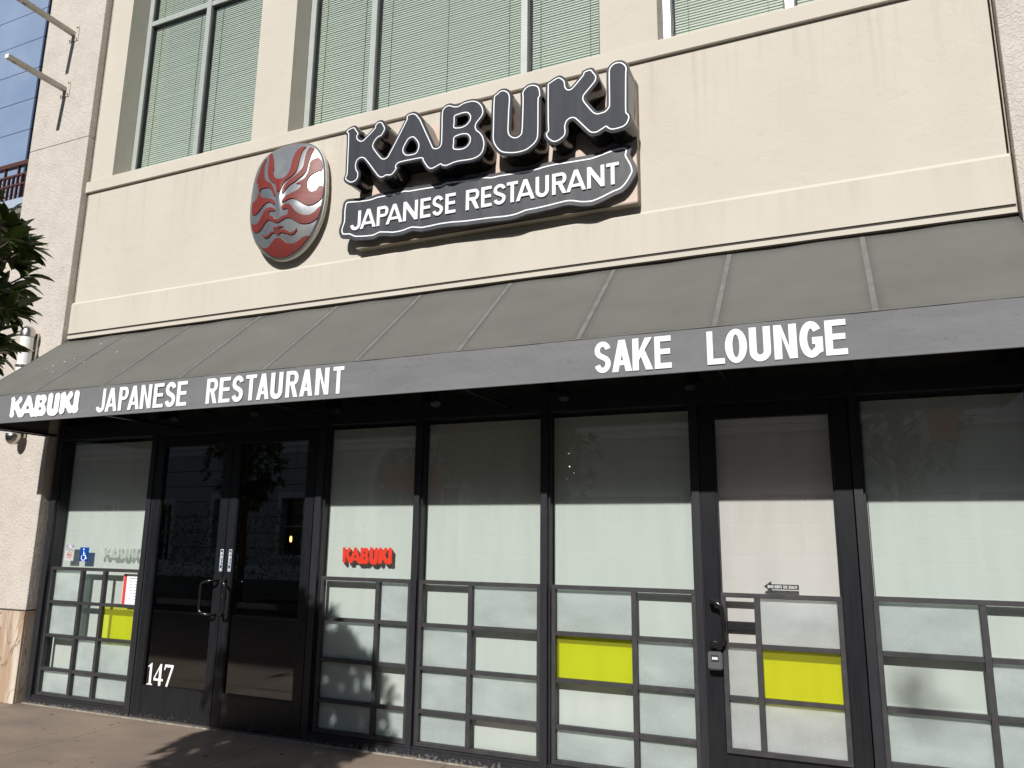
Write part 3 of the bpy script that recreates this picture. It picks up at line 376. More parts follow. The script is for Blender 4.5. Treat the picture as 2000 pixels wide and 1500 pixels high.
MASK_RED= [[(-4.749, 5.141), (-4.732, 5.12), (-4.717, 5.092), (-4.703, 5.065), (-4.69, 5.035), (-4.678, 5.007), (-4.67, 4.983), (-4.662, 4.96), (-4.658, 4.941), (-4.661, 4.927), (-4.663, 4.913), (-4.657, 4.892), (-4.647, 4.87), (-4.636, 4.852), (-4.62, 4.836), (-4.595, 4.823), (-4.568, 4.816), (-4.551, 4.816), (-4.533, 4.819), (-4.517, 4.825), (-4.502, 4.833), (-4.49, 4.844), (-4.479, 4.856), (-4.471, 4.869), (-4.465, 4.884), (-4.461, 4.9), (-4.459, 4.921), (-4.459, 4.945), (-4.459, 4.969), (-4.457, 4.992), (-4.454, 5.016), (-4.45, 5.038), (-4.445, 5.062), (-4.438, 5.085), (-4.428, 5.104), (-4.415, 5.117), (-4.398, 5.127), (-4.383, 5.133), (-4.362, 5.134), (-4.347, 5.126), (-4.35, 5.116), (-4.36, 5.102), (-4.368, 5.086), (-4.372, 5.067), (-4.375, 5.046), (-4.376, 5.024), (-4.378, 4.998), (-4.378, 4.971), (-4.379, 4.944), (-4.381, 4.921), (-4.383, 4.898), (-4.388, 4.878), (-4.395, 4.862), (-4.404, 4.848), (-4.416, 4.835), (-4.43, 4.824), (-4.447, 4.814), (-4.462, 4.805), (-4.476, 4.799), (-4.489, 4.792), (-4.501, 4.785), (-4.514, 4.769), (-4.523, 4.752), (-4.528, 4.737), (-4.531, 4.722), (-4.535, 4.708), (-4.54, 4.693), (-4.548, 4.683), (-4.564, 4.682), (-4.581, 4.689), (-4.587, 4.702), (-4.591, 4.72), (-4.596, 4.738), (-4.608, 4.76), (-4.623, 4.78), (-4.644, 4.794), (-4.665, 4.808), (-4.68, 4.822), (-4.695, 4.838), (-4.708, 4.855), (-4.717, 4.873), (-4.725, 4.891), (-4.73, 4.91), (-4.734, 4.93), (-4.736, 4.951), (-4.739, 4.972), (-4.743, 5.0), (-4.748, 5.031), (-4.754, 5.059), (-4.761, 5.083), (-4.769, 5.107), (-4.773, 5.126), (-4.764, 5.14)], [(-4.804, 5.092), (-4.808, 5.075), (-4.813, 5.047), (-4.81, 5.023), (-4.805, 4.996), (-4.798, 4.969), (-4.791, 4.943), (-4.783, 4.916), (-4.774, 4.892), (-4.766, 4.873), (-4.755, 4.853), (-4.74, 4.835), (-4.719, 4.82), (-4.695, 4.808), (-4.675, 4.796), (-4.66, 4.78), (-4.648, 4.762), (-4.634, 4.739), (-4.621, 4.715), (-4.612, 4.694), (-4.603, 4.671), (-4.599, 4.656), (-4.621, 4.66), (-4.629, 4.674), (-4.638, 4.693), (-4.648, 4.711), (-4.668, 4.735), (-4.693, 4.753), (-4.715, 4.76), (-4.739, 4.763), (-4.761, 4.765), (-4.782, 4.768), (-4.801, 4.767), (-4.814, 4.751), (-4.826, 4.746), (-4.836, 4.768), (-4.848, 4.803), (-4.859, 4.832), (-4.884, 4.86), (-4.885, 4.874), (-4.883, 4.891), (-4.879, 4.907), (-4.872, 4.923), (-4.862, 4.941), (-4.856, 4.958), (-4.854, 4.974), (-4.854, 4.992), (-4.853, 5.008), (-4.849, 5.024), (-4.844, 5.04), (-4.838, 5.055), (-4.826, 5.071), (-4.813, 5.086)], [(-4.897, 4.666), (-4.873, 4.67), (-4.852, 4.679), (-4.843, 4.694), (-4.836, 4.713), (-4.83, 4.728), (-4.815, 4.743), (-4.815, 4.731), (-4.811, 4.713), (-4.793, 4.693), (-4.769, 4.675), (-4.749, 4.665), (-4.727, 4.657), (-4.705, 4.65), (-4.68, 4.642), (-4.655, 4.635), (-4.634, 4.626), (-4.616, 4.611), (-4.604, 4.594), (-4.601, 4.577), (-4.608, 4.567), (-4.628, 4.581), (-4.654, 4.599), (-4.678, 4.605), (-4.701, 4.604), (-4.719, 4.596), (-4.739, 4.584), (-4.759, 4.572), (-4.775, 4.56), (-4.792, 4.549), (-4.809, 4.539), (-4.827, 4.533), (-4.846, 4.529), (-4.866, 4.528), (-4.895, 4.532), (-4.919, 4.545), (-4.925, 4.564), (-4.927, 4.588), (-4.927, 4.611), (-4.924, 4.63), (-4.921, 4.649), (-4.916, 4.663)], [(-4.915, 4.463), (-4.893, 4.449), (-4.864, 4.431), (-4.844, 4.43), (-4.823, 4.435), (-4.806, 4.441), (-4.787, 4.452), (-4.769, 4.467), (-4.754, 4.482), (-4.741, 4.497), (-4.731, 4.513), (-4.719, 4.527), (-4.705, 4.536), (-4.689, 4.544), (-4.673, 4.549), (-4.65, 4.549), (-4.628, 4.544), (-4.608, 4.531), (-4.596, 4.516), (-4.609, 4.505), (-4.632, 4.511), (-4.654, 4.514), (-4.665, 4.499), (-4.664, 4.48), (-4.642, 4.466), (-4.618, 4.454), (-4.609, 4.444), (-4.601, 4.434), (-4.586, 4.425), (-4.568, 4.42), (-4.552, 4.422), (-4.537, 4.428), (-4.522, 4.437), (-4.506, 4.445), (-4.49, 4.445), (-4.471, 4.444), (-4.456, 4.446), (-4.445, 4.461), (-4.442, 4.479), (-4.446, 4.495), (-4.458, 4.507), (-4.474, 4.508), (-4.493, 4.506), (-4.509, 4.506), (-4.52, 4.526), (-4.509, 4.54), (-4.491, 4.552), (-4.475, 4.554), (-4.457, 4.553), (-4.44, 4.549), (-4.426, 4.54), (-4.412, 4.529), (-4.4, 4.517), (-4.39, 4.504), (-4.381, 4.491), (-4.371, 4.479), (-4.357, 4.465), (-4.342, 4.451), (-4.325, 4.44), (-4.301, 4.432), (-4.273, 4.428), (-4.249, 4.427), (-4.231, 4.432), (-4.215, 4.441), (-4.2, 4.452), (-4.186, 4.465), (-4.173, 4.481), (-4.162, 4.494), (-4.15, 4.508), (-4.141, 4.512), (-4.1414, 4.5003), (-4.1445, 4.4828), (-4.1483, 4.465), (-4.152, 4.4503), (-4.1558, 4.4367), (-4.1597, 4.4238), (-4.1659, 4.4053), (-4.179, 4.393), (-4.193, 4.382), (-4.209, 4.37), (-4.226, 4.36), (-4.245, 4.354), (-4.265, 4.351), (-4.284, 4.35), (-4.301, 4.351), (-4.318, 4.355), (-4.335, 4.361), (-4.354, 4.371), (-4.372, 4.384), (-4.389, 4.395), (-4.407, 4.407), (-4.426, 4.416), (-4.442, 4.419), (-4.459, 4.42), (-4.476, 4.419), (-4.496, 4.412), (-4.516, 4.403), (-4.532, 4.397), (-4.55, 4.391), (-4.568, 4.39), (-4.586, 4.394), (-4.605, 4.403), (-4.623, 4.412), (-4.645, 4.425), (-4.668, 4.433), (-4.684, 4.43), (-4.7, 4.421), (-4.715, 4.412), (-4.732, 4.399), (-4.749, 4.384), (-4.766, 4.372), (-4.784, 4.362), (-4.803, 4.355), (-4.822, 4.351), (-4.853, 4.355), (-4.883, 4.367), (-4.901, 4.387), (-4.91, 4.409), (-4.916, 4.429), (-4.919, 4.451)], [(-4.3, 5.111), (-4.278, 5.11), (-4.259, 5.095), (-4.259, 5.079), (-4.264, 5.057), (-4.269, 5.036), (-4.272, 5.014), (-4.274, 4.992), (-4.277, 4.971), (-4.279, 4.952), (-4.281, 4.932), (-4.283, 4.913), (-4.284, 4.894), (-4.286, 4.875), (-4.29, 4.857), (-4.298, 4.841), (-4.309, 4.826), (-4.319, 4.813), (-4.33, 4.804), (-4.342, 4.797), (-4.354, 4.789), (-4.367, 4.779), (-4.382, 4.768), (-4.398, 4.758), (-4.416, 4.749), (-4.436, 4.74), (-4.454, 4.73), (-4.468, 4.718), (-4.481, 4.705), (-4.491, 4.691), (-4.5, 4.678), (-4.508, 4.663), (-4.514, 4.654), (-4.526, 4.666), (-4.525, 4.68), (-4.523, 4.698), (-4.52, 4.714), (-4.51, 4.732), (-4.497, 4.747), (-4.486, 4.759), (-4.473, 4.771), (-4.459, 4.782), (-4.442, 4.792), (-4.422, 4.803), (-4.404, 4.814), (-4.385, 4.828), (-4.367, 4.843), (-4.352, 4.859), (-4.341, 4.874), (-4.333, 4.89), (-4.327, 4.908), (-4.324, 4.929), (-4.324, 4.953), (-4.324, 4.976), (-4.323, 5.001), (-4.322, 5.028), (-4.32, 5.052), (-4.316, 5.075), (-4.309, 5.097)], [(-4.265, 4.941), (-4.258, 4.954), (-4.248, 4.965), (-4.236, 4.973), (-4.221, 4.981), (-4.204, 4.987), (-4.19, 4.986), (-4.176, 4.971), (-4.167, 4.947), (-4.159, 4.92), (-4.153, 4.887), (-4.152, 4.862), (-4.16, 4.852), (-4.174, 4.849), (-4.188, 4.845), (-4.203, 4.836), (-4.219, 4.826), (-4.234, 4.816), (-4.246, 4.806), (-4.256, 4.794), (-4.264, 4.781), (-4.269, 4.767), (-4.273, 4.752), (-4.273, 4.736), (-4.273, 4.717), (-4.27, 4.698), (-4.265, 4.681), (-4.255, 4.667), (-4.243, 4.655), (-4.23, 4.648), (-4.216, 4.648), (-4.202, 4.653), (-4.19, 4.66), (-4.182, 4.672), (-4.176, 4.686), (-4.17, 4.697), (-4.159, 4.704), (-4.148, 4.706), (-4.138, 4.7), (-4.132, 4.689), (-4.1287, 4.665), (-4.1288, 4.6341), (-4.1306, 4.6082), (-4.135, 4.592), (-4.144, 4.577), (-4.155, 4.563), (-4.169, 4.55), (-4.185, 4.538), (-4.201, 4.528), (-4.216, 4.522), (-4.233, 4.518), (-4.249, 4.517), (-4.263, 4.519), (-4.277, 4.525), (-4.291, 4.532), (-4.306, 4.541), (-4.321, 4.552), (-4.337, 4.562), (-4.352, 4.572), (-4.368, 4.582), (-4.385, 4.59), (-4.401, 4.594), (-4.417, 4.597), (-4.433, 4.596), (-4.45, 4.593), (-4.468, 4.587), (-4.483, 4.582), (-4.499, 4.573), (-4.512, 4.567), (-4.519, 4.586), (-4.512, 4.599), (-4.5, 4.614), (-4.486, 4.627), (-4.465, 4.637), (-4.441, 4.645), (-4.418, 4.652), (-4.398, 4.659), (-4.378, 4.665), (-4.362, 4.672), (-4.347, 4.683), (-4.336, 4.696), (-4.33, 4.71), (-4.329, 4.723), (-4.349, 4.735), (-4.365, 4.735), (-4.377, 4.735), (-4.367, 4.743), (-4.35, 4.752), (-4.336, 4.758), (-4.321, 4.765), (-4.307, 4.775), (-4.296, 4.788), (-4.288, 4.803), (-4.281, 4.819), (-4.275, 4.836), (-4.272, 4.855), (-4.269, 4.874), (-4.268, 4.896), (-4.268, 4.92)], [(-4.756, 4.318), (-4.745, 4.309), (-4.726, 4.295), (-4.705, 4.292), (-4.683, 4.295), (-4.667, 4.303), (-4.65, 4.313), (-4.635, 4.32), (-4.618, 4.318), (-4.602, 4.314), (-4.585, 4.324), (-4.597, 4.328), (-4.612, 4.333), (-4.617, 4.351), (-4.601, 4.353), (-4.579, 4.353), (-4.558, 4.357), (-4.537, 4.359), (-4.515, 4.353), (-4.501, 4.346), (-4.51, 4.343), (-4.527, 4.341), (-4.545, 4.335), (-4.558, 4.329), (-4.543, 4.318), (-4.521, 4.319), (-4.497, 4.32), (-4.477, 4.312), (-4.458, 4.302), (-4.442, 4.291), (-4.426, 4.282), (-4.404, 4.286), (-4.383, 4.295), (-4.372, 4.308), (-4.364, 4.318), (-4.36, 4.301), (-4.37, 4.285), (-4.385, 4.27), (-4.405, 4.263), (-4.427, 4.262), (-4.448, 4.269), (-4.469, 4.279), (-4.489, 4.285), (-4.51, 4.292), (-4.529, 4.295), (-4.547, 4.284), (-4.561, 4.274), (-4.574, 4.283), (-4.587, 4.295), (-4.605, 4.303), (-4.625, 4.306), (-4.64, 4.298), (-4.657, 4.286), (-4.673, 4.276), (-4.691, 4.271), (-4.709, 4.271), (-4.726, 4.276), (-4.74, 4.285), (-4.752, 4.304)], [(-4.821, 4.241), (-4.811, 4.233), (-4.792, 4.216), (-4.771, 4.201), (-4.751, 4.192), (-4.729, 4.186), (-4.708, 4.184), (-4.69, 4.189), (-4.672, 4.198), (-4.657, 4.208), (-4.639, 4.22), (-4.623, 4.234), (-4.607, 4.244), (-4.586, 4.251), (-4.563, 4.252), (-4.542, 4.246), (-4.523, 4.236), (-4.508, 4.224), (-4.492, 4.21), (-4.477, 4.198), (-4.462, 4.191), (-4.446, 4.187), (-4.43, 4.185), (-4.412, 4.185), (-4.392, 4.188), (-4.374, 4.193), (-4.355, 4.202), (-4.336, 4.214), (-4.319, 4.225), (-4.304, 4.233), (-4.288, 4.24), (-4.275, 4.243), (-4.256, 4.241), (-4.2534, 4.2391), (-4.2646, 4.225), (-4.283, 4.2035), (-4.3023, 4.1833), (-4.325, 4.1626), (-4.3505, 4.1426), (-4.3782, 4.124), (-4.4095, 4.1078), (-4.443, 4.0932), (-4.4767, 4.0849), (-4.5064, 4.0793), (-4.5371, 4.0757), (-4.5679, 4.0758), (-4.597, 4.081), (-4.624, 4.093), (-4.651, 4.106), (-4.677, 4.121), (-4.703, 4.138), (-4.727, 4.155), (-4.747, 4.171), (-4.767, 4.188), (-4.784, 4.204), (-4.808, 4.227)]]
VAL1= [('J', -5.689, -5.589), ('A', -5.584, -5.447), ('P', -5.432, -5.324), ('A', -5.325, -5.193), ('N', -5.185, -5.064), ('E', -5.041, -4.931), ('S', -4.913, -4.802), ('E', -4.79, -4.683), ('R', -4.483, -4.371), ('E', -4.354, -4.243), ('S', -4.226, -4.116), ('T', -4.095, -3.991), ('A', -3.986, -3.867), ('U', -3.856, -3.743), ('R', -3.714, -3.603), ('A', -3.587, -3.471), ('N', -3.448, -3.33), ('T', -3.296, -3.203)]
VAL2= [('S', -1.352, -1.249), ('A', -1.242, -1.119), ('K', -1.115, -0.991), ('E', -0.981, -0.881), ('L', -0.675, -0.577), ('O', -0.573, -0.452), ('U', -0.439, -0.324), ('N', -0.307, -0.186), ('G', -0.173, -0.053), ('E', -0.041, 0.068)]
FAT_WIDE = [[[(0.3, 0.0051), (0.288, 0.0139), (0.27, 0.0421), (0.261, 0.0432), (0.201, 0.043), (0.1982, 0.042), (0.1999, 0.036), (0.1957, 0.027), (0.1882, 0.018), (0.18, 0.0122), (0.171, 0.01), (0.156, 0.0121), (0.147, 0.009), (0.138, 0.0093), (0.129, 0.0135), (0.1201, 0.021), (0.075, 0.0783), (0.066, 0.0834), (0.0594, 0.081), (0.0568, 0.072), (0.0584, 0.063), (0.0654, 0.051), (0.0666, 0.045), (0.0664, 0.033), (0.063, 0.0247), (0.0564, 0.018), (0.045, 0.0132), (0.033, 0.013), (0.024, 0.0162), (0.0098, 0.027), (0.0051, 0.036), (0.0058, 0.045), (0.0094, 0.051), (0.0079, 0.147), (0.0066, 0.174), (0.0015, 0.18), (0.0, 0.186), (0.006, 0.1955), (0.015, 0.1997), (0.027, 0.2024), (0.036, 0.2023), (0.042, 0.1988), (0.0593, 0.174), (0.0595, 0.168), (0.0561, 0.162), (0.0568, 0.159), (0.063, 0.1539), (0.066, 0.1534), (0.087, 0.1677), (0.1018, 0.18), (0.1043, 0.189), (0.111, 0.1956), (0.123, 0.2002), (0.132, 0.1987), (0.1381, 0.195), (0.144, 0.1883), (0.1517, 0.174), (0.1525, 0.162), (0.1484, 0.153), (0.141, 0.1435), (0.135, 0.1392), (0.123, 0.1348), (0.1174, 0.129), (0.1147, 0.123), (0.1187, 0.114), (0.1375, 0.09), (0.147, 0.0818), (0.154, 0.084), (0.2103, 0.18), (0.213, 0.1949), (0.222, 0.2), (0.234, 0.2019), (0.243, 0.2008), (0.252, 0.1966), (0.2602, 0.189), (0.2714, 0.174), (0.315, 0.0835), (0.321, 0.0787), (0.327, 0.0807), (0.3278, 0.084), (0.3281, 0.177), (0.3305, 0.186), (0.336, 0.1923), (0.345, 0.1982), (0.357, 0.2003), (0.384, 0.1908), (0.402, 0.1958), (0.417, 0.1973), (0.435, 0.1962), (0.447, 0.1919), (0.4561, 0.186), (0.465, 0.1766), (0.4715, 0.165), (0.4746, 0.153), (0.4746, 0.144), (0.4715, 0.135), (0.4524, 0.111), (0.4537, 0.105), (0.465, 0.0936), (0.4734, 0.081), (0.4791, 0.063), (0.4802, 0.054), (0.4791, 0.042), (0.4769, 0.033), (0.471, 0.0225), (0.465, 0.0167), (0.456, 0.0116), (0.435, 0.0074), (0.39, 0.0093), (0.354, 0.004), (0.344, 0.006), (0.333, 0.0107), (0.312, 0.0041)], [(0.228, 0.0776), (0.2205, 0.084), (0.2197, 0.087), (0.2213, 0.093), (0.2285, 0.105), (0.234, 0.1108), (0.24, 0.1117), (0.243, 0.109), (0.2536, 0.093), (0.2541, 0.087), (0.2525, 0.081), (0.249, 0.0769)], [(0.393, 0.0625), (0.387, 0.0638), (0.3846, 0.066), (0.3853, 0.084), (0.387, 0.0856), (0.396, 0.0868), (0.411, 0.0856), (0.4145, 0.084), (0.4188, 0.078), (0.4191, 0.072), (0.417, 0.0679), (0.408, 0.062)], [(0.396, 0.1257), (0.387, 0.1267), (0.3847, 0.129), (0.3851, 0.147), (0.387, 0.1485), (0.408, 0.1495), (0.414, 0.1476), (0.417, 0.1441), (0.4183, 0.141), (0.4173, 0.135), (0.414, 0.1309), (0.408, 0.1273)]], [[(0.675, 0.009), (0.663, 0.0148), (0.654, 0.0232), (0.6477, 0.033), (0.6455, 0.042), (0.6463, 0.048), (0.6514, 0.057), (0.6504, 0.183), (0.6549, 0.192), (0.681, 0.2032), (0.69, 0.2046), (0.696, 0.2026), (0.711, 0.189), (0.714, 0.183), (0.716, 0.168), (0.72, 0.1628), (0.729, 0.1691), (0.7488, 0.189), (0.756, 0.201), (0.768, 0.2046), (0.783, 0.2034), (0.789, 0.1982), (0.7988, 0.183), (0.8014, 0.177), (0.8021, 0.168), (0.7994, 0.159), (0.7954, 0.153), (0.768, 0.1254), (0.7665, 0.123), (0.7672, 0.117), (0.7899, 0.084), (0.798, 0.0783), (0.81, 0.0787), (0.816, 0.0818), (0.8191, 0.087), (0.8194, 0.102), (0.8198, 0.177), (0.8209, 0.186), (0.825, 0.1948), (0.837, 0.2045), (0.846, 0.207), (0.855, 0.2068), (0.8689, 0.201), (0.8797, 0.189), (0.8838, 0.174), (0.8818, 0.141), (0.8804, 0.06), (0.8863, 0.051), (0.888, 0.042), (0.8873, 0.036), (0.8821, 0.024), (0.873, 0.015), (0.861, 0.0104), (0.837, 0.0093), (0.828, 0.0115), (0.816, 0.0193), (0.795, 0.011), (0.78, 0.012), (0.768, 0.0191), (0.732, 0.0608), (0.726, 0.0647), (0.72, 0.0632), (0.7176, 0.06), (0.7158, 0.051), (0.7159, 0.033), (0.711, 0.0225), (0.706, 0.018), (0.693, 0.0108), (0.684, 0.0084)]], [[(0.549, 0.0028), (0.528, 0.0085), (0.516, 0.0152), (0.501, 0.0324), (0.492, 0.0504), (0.4893, 0.069), (0.4912, 0.186), (0.4979, 0.195), (0.513, 0.204), (0.519, 0.2056), (0.525, 0.2059), (0.534, 0.2036), (0.543, 0.198), (0.549, 0.192), (0.5533, 0.183), (0.5554, 0.171), (0.5526, 0.075), (0.5568, 0.066), (0.564, 0.0613), (0.57, 0.0609), (0.5735, 0.063), (0.5746, 0.066), (0.5773, 0.138), (0.5762, 0.174), (0.5783, 0.183), (0.585, 0.1922), (0.597, 0.2), (0.612, 0.2014), (0.627, 0.1968), (0.636, 0.1898), (0.6405, 0.183), (0.6437, 0.171), (0.6446, 0.159), (0.6438, 0.153), (0.6402, 0.147), (0.6395, 0.051), (0.6367, 0.033), (0.6316, 0.024), (0.624, 0.0163), (0.612, 0.0084), (0.6, 0.0029), (0.579, 0.0)]]]
FAT_SMALL = [[[(0.1606, 0.0044), (0.1547, 0.011), (0.1458, 0.0286), (0.1364, 0.0296), (0.11, 0.0294), (0.1082, 0.0286), (0.1085, 0.022), (0.1064, 0.0176), (0.0988, 0.0088), (0.0946, 0.0071), (0.0858, 0.0084), (0.0792, 0.006), (0.0748, 0.0063), (0.0701, 0.0088), (0.0657, 0.0132), (0.0407, 0.0528), (0.039, 0.055), (0.0352, 0.0568), (0.0329, 0.055), (0.0315, 0.0484), (0.0323, 0.0418), (0.0366, 0.0308), (0.037, 0.0242), (0.0354, 0.0176), (0.0308, 0.0119), (0.0242, 0.0089), (0.0176, 0.0089), (0.0131, 0.011), (0.0057, 0.0176), (0.0027, 0.0242), (0.0051, 0.0352), (0.0043, 0.099), (0.0037, 0.1166), (0.0, 0.1254), (0.002, 0.1298), (0.0044, 0.132), (0.0154, 0.136), (0.0198, 0.1359), (0.0242, 0.1328), (0.033, 0.1166), (0.031, 0.1078), (0.0352, 0.1026), (0.0396, 0.1055), (0.055, 0.1207), (0.0566, 0.1276), (0.0611, 0.132), (0.0682, 0.1344), (0.0726, 0.1331), (0.0765, 0.1298), (0.083, 0.1166), (0.0827, 0.1078), (0.0764, 0.0968), (0.0682, 0.0926), (0.0659, 0.0902), (0.0627, 0.0814), (0.066, 0.0741), (0.0767, 0.0572), (0.0792, 0.0543), (0.0814, 0.0538), (0.0836, 0.0561), (0.1137, 0.121), (0.1145, 0.1298), (0.1188, 0.1337), (0.1276, 0.1356), (0.132, 0.1348), (0.137, 0.132), (0.1411, 0.1276), (0.1477, 0.1166), (0.1712, 0.055), (0.1738, 0.0518), (0.1766, 0.0528), (0.1774, 0.0572), (0.1777, 0.121), (0.179, 0.1254), (0.1823, 0.1298), (0.187, 0.1332), (0.1936, 0.1344), (0.209, 0.1279), (0.2178, 0.1314), (0.2266, 0.1324), (0.2354, 0.1318), (0.242, 0.129), (0.2468, 0.1254), (0.2521, 0.1188), (0.2553, 0.1122), (0.2574, 0.1034), (0.2561, 0.0924), (0.2454, 0.0748), (0.2464, 0.0694), (0.2525, 0.0616), (0.2571, 0.0528), (0.2598, 0.0418), (0.26, 0.0286), (0.2587, 0.022), (0.2557, 0.0154), (0.2518, 0.011), (0.2464, 0.0075), (0.2354, 0.005), (0.2112, 0.0064), (0.1914, 0.0027), (0.1804, 0.0071), (0.1694, 0.0028)], [(0.1276, 0.0503), (0.1232, 0.0512), (0.1217, 0.0528), (0.1196, 0.0594), (0.1254, 0.0731), (0.1276, 0.0756), (0.1298, 0.0759), (0.136, 0.066), (0.1373, 0.0572), (0.1348, 0.0506)], [(0.2112, 0.0411), (0.2093, 0.0418), (0.2087, 0.044), (0.2091, 0.0572), (0.2112, 0.0585), (0.2178, 0.0592), (0.2241, 0.0572), (0.2268, 0.0506), (0.2264, 0.0462), (0.2244, 0.0429), (0.22, 0.0401)], [(0.2156, 0.0835), (0.2112, 0.0841), (0.2087, 0.0858), (0.209, 0.0998), (0.2156, 0.1019), (0.2227, 0.1012), (0.2249, 0.099), (0.2263, 0.0946), (0.2256, 0.0902), (0.2224, 0.0858)]], [[(0.3652, 0.0061), (0.36, 0.0088), (0.3542, 0.0149), (0.3503, 0.022), (0.3492, 0.0264), (0.3492, 0.0308), (0.3523, 0.0374), (0.3508, 0.1056), (0.3517, 0.1232), (0.3542, 0.1289), (0.3674, 0.1361), (0.3718, 0.1373), (0.3762, 0.1364), (0.385, 0.1275), (0.3869, 0.1232), (0.3894, 0.1096), (0.3916, 0.1104), (0.3987, 0.1188), (0.4055, 0.1276), (0.4092, 0.1351), (0.418, 0.1375), (0.4246, 0.1363), (0.4269, 0.1342), (0.4334, 0.1214), (0.4343, 0.1122), (0.4312, 0.1043), (0.4158, 0.0845), (0.4154, 0.0792), (0.4232, 0.0638), (0.4312, 0.0518), (0.4378, 0.0516), (0.442, 0.055), (0.4432, 0.0682), (0.4434, 0.1188), (0.4455, 0.1298), (0.4488, 0.1343), (0.4532, 0.1375), (0.462, 0.139), (0.469, 0.1364), (0.4763, 0.1276), (0.4787, 0.1188), (0.4769, 0.0396), (0.4802, 0.033), (0.4809, 0.0264), (0.4786, 0.0176), (0.474, 0.011), (0.4686, 0.0079), (0.4598, 0.0062), (0.4488, 0.0074), (0.4422, 0.0123), (0.4312, 0.0076), (0.4224, 0.0081), (0.4151, 0.0132), (0.3955, 0.0418), (0.3938, 0.0436), (0.3916, 0.0439), (0.3887, 0.0396), (0.388, 0.022), (0.3855, 0.0154), (0.3762, 0.0077), (0.3696, 0.0057)]], [[(0.297, 0.0019), (0.286, 0.0056), (0.2783, 0.011), (0.2708, 0.022), (0.2662, 0.033), (0.2646, 0.0462), (0.2657, 0.1254), (0.2681, 0.1298), (0.2766, 0.1364), (0.2838, 0.1383), (0.2882, 0.1374), (0.2926, 0.1347), (0.2984, 0.1276), (0.3011, 0.1144), (0.2999, 0.0484), (0.3014, 0.0439), (0.3058, 0.0398), (0.308, 0.0394), (0.3105, 0.0418), (0.3122, 0.0924), (0.3117, 0.1188), (0.3128, 0.1232), (0.317, 0.1298), (0.3234, 0.1344), (0.33, 0.1354), (0.3388, 0.1326), (0.3461, 0.1254), (0.349, 0.1144), (0.3494, 0.1056), (0.347, 0.099), (0.3466, 0.0352), (0.3451, 0.022), (0.3419, 0.0154), (0.3383, 0.011), (0.3256, 0.0022), (0.3124, 0.0)]]]

# ------------------------------------------------------------ ground
struct = dict(kind='structure')
B('ground', 'ground', (-90,60,-90,40,-.30,-.16), **struct)
pv = B('pavement', 'joint', (-14,6,-7.0,4.5,-.15,-.012), **struct)
xs = [-13.45,-11.9,-10.35,-8.83,-7.31,-5.80,-4.28,-2.76,-1.24,.28,1.80,3.32,4.84,5.98]; ys = [-6.95,-6.02,-4.52,-3.02,-1.52,-.012]
for i in range(len(xs)-1):
    for j in range(len(ys)-1):
        B('slab', 'pave', (xs[i]+.004, xs[i+1]-.004, ys[j]+.004, ys[j+1]-.004, -.0118, 0), pv, bevel=.003)
B('floor_sealant_line', 'seal', (-7.40,1.10,-.0115,.012,-.01,.006), pv)

bm = bmesh.new(); rg = random.Random(4)
for k in range(46):
    x, y = rg.uniform(-8.6,-2.0), rg.uniform(-1.9,-.15); r = rg.uniform(.006,.020)
    bm.faces.new([bm.verts.new((x+r*math.cos(a)*(1+.3*math.sin(3*a+k)), y+r*math.sin(a), .0012)) for a in [i*.7 for i in range(9)]])
obj('gum_spots', bm, 'joint', pv, kind='stuff')

# ------------------------------------------------------------ restaurant building
bld = thing('restaurant_building', (-3.15,0,0), 'cream stucco restaurant building with black storefront glazing behind the grey awning', 'building')
WX0, WX1 = -7.385, 1.083
wins = [(-7.06,-5.137),(-4.688,-1.560),(-1.093,.830)]
SILL, HEAD, TOP = 5.385, 8.35, 9.2
# upper wall with three openings (one sheet 0.35 deep) and its trims
def rect(x0, x1, z0, z1): return [(x0,z0),(x1,z0),(x1,z1),(x0,z1)]
M['navy'] = mat('navy_print', (.035,.085,.16), .5); M['lock_grey'] = mat('grey_lock_box_plastic', (.085,.087,.092), .5)
SH('upper_wall', 'cream', [rect(WX0,WX1,4.010,5.257)], 0, .35, bld)
SH('wall_between_windows', 'cream', [rect(WX0,WX1,SILL+.0005,TOP)] + [rect(a,b_,SILL+.012,HEAD) for a, b_ in wins], 0, .35, bld)
bm = bmesh.new(); box(bm, WX0-.035, WX1+.012, -.030, .35, 5.2575, 5.385); obj('string_course', bm, 'band', bld, bevel=.004)
# lower fascia: chamfered top, proud of the wall
bm = bmesh.new(); v = box(bm, WX0-.035, WX1+.012, -.018, .35, 3.664, 3.9995)
v[4].co.z = v[5].co.z = v[6].co.z = v[7].co.z = 3.982
obj('fascia_band', bm, 'band', bld)
bm = bmesh.new(); q = [bm.verts.new((x, y, z)) for x in (WX0-.035,WX1+.012) for y, z in ((-.018,3.9823),(.34,3.9823),(.34,4.0095),(-.0005,4.0095))]
for fc in ((3,2,1,0),(4,5,6,7),(0,1,5,4),(1,2,6,5),(2,3,7,6),(3,0,4,7)): bm.faces.new([q[i] for i in fc])
obj('fascia_chamfer', bm, 'band', bld)
B('fascia_groove', 'joint', (WX0-.02,WX1+.01,-.010,.35,3.643,3.6638), bld)
B('drip_strip', 'band', (WX0-.035,WX1+.012,-.018,.35,3.607,3.6428), bld)
B('wall_soffit', 'soffit', (WX0-.02,WX1+.01,.02,.35,3.56,3.6068), bld)
for x0, x1 in ((WX0-.016,WX0-.002),(WX1+.0125,WX1+.020)):
    B('sealant_joint', 'rust', (x0,x1,.0,.3,3.61,TOP), bld)
B('roof_slab', 'soffit', (WX0,WX1,.355,4.6,8.9,9.19), bld)

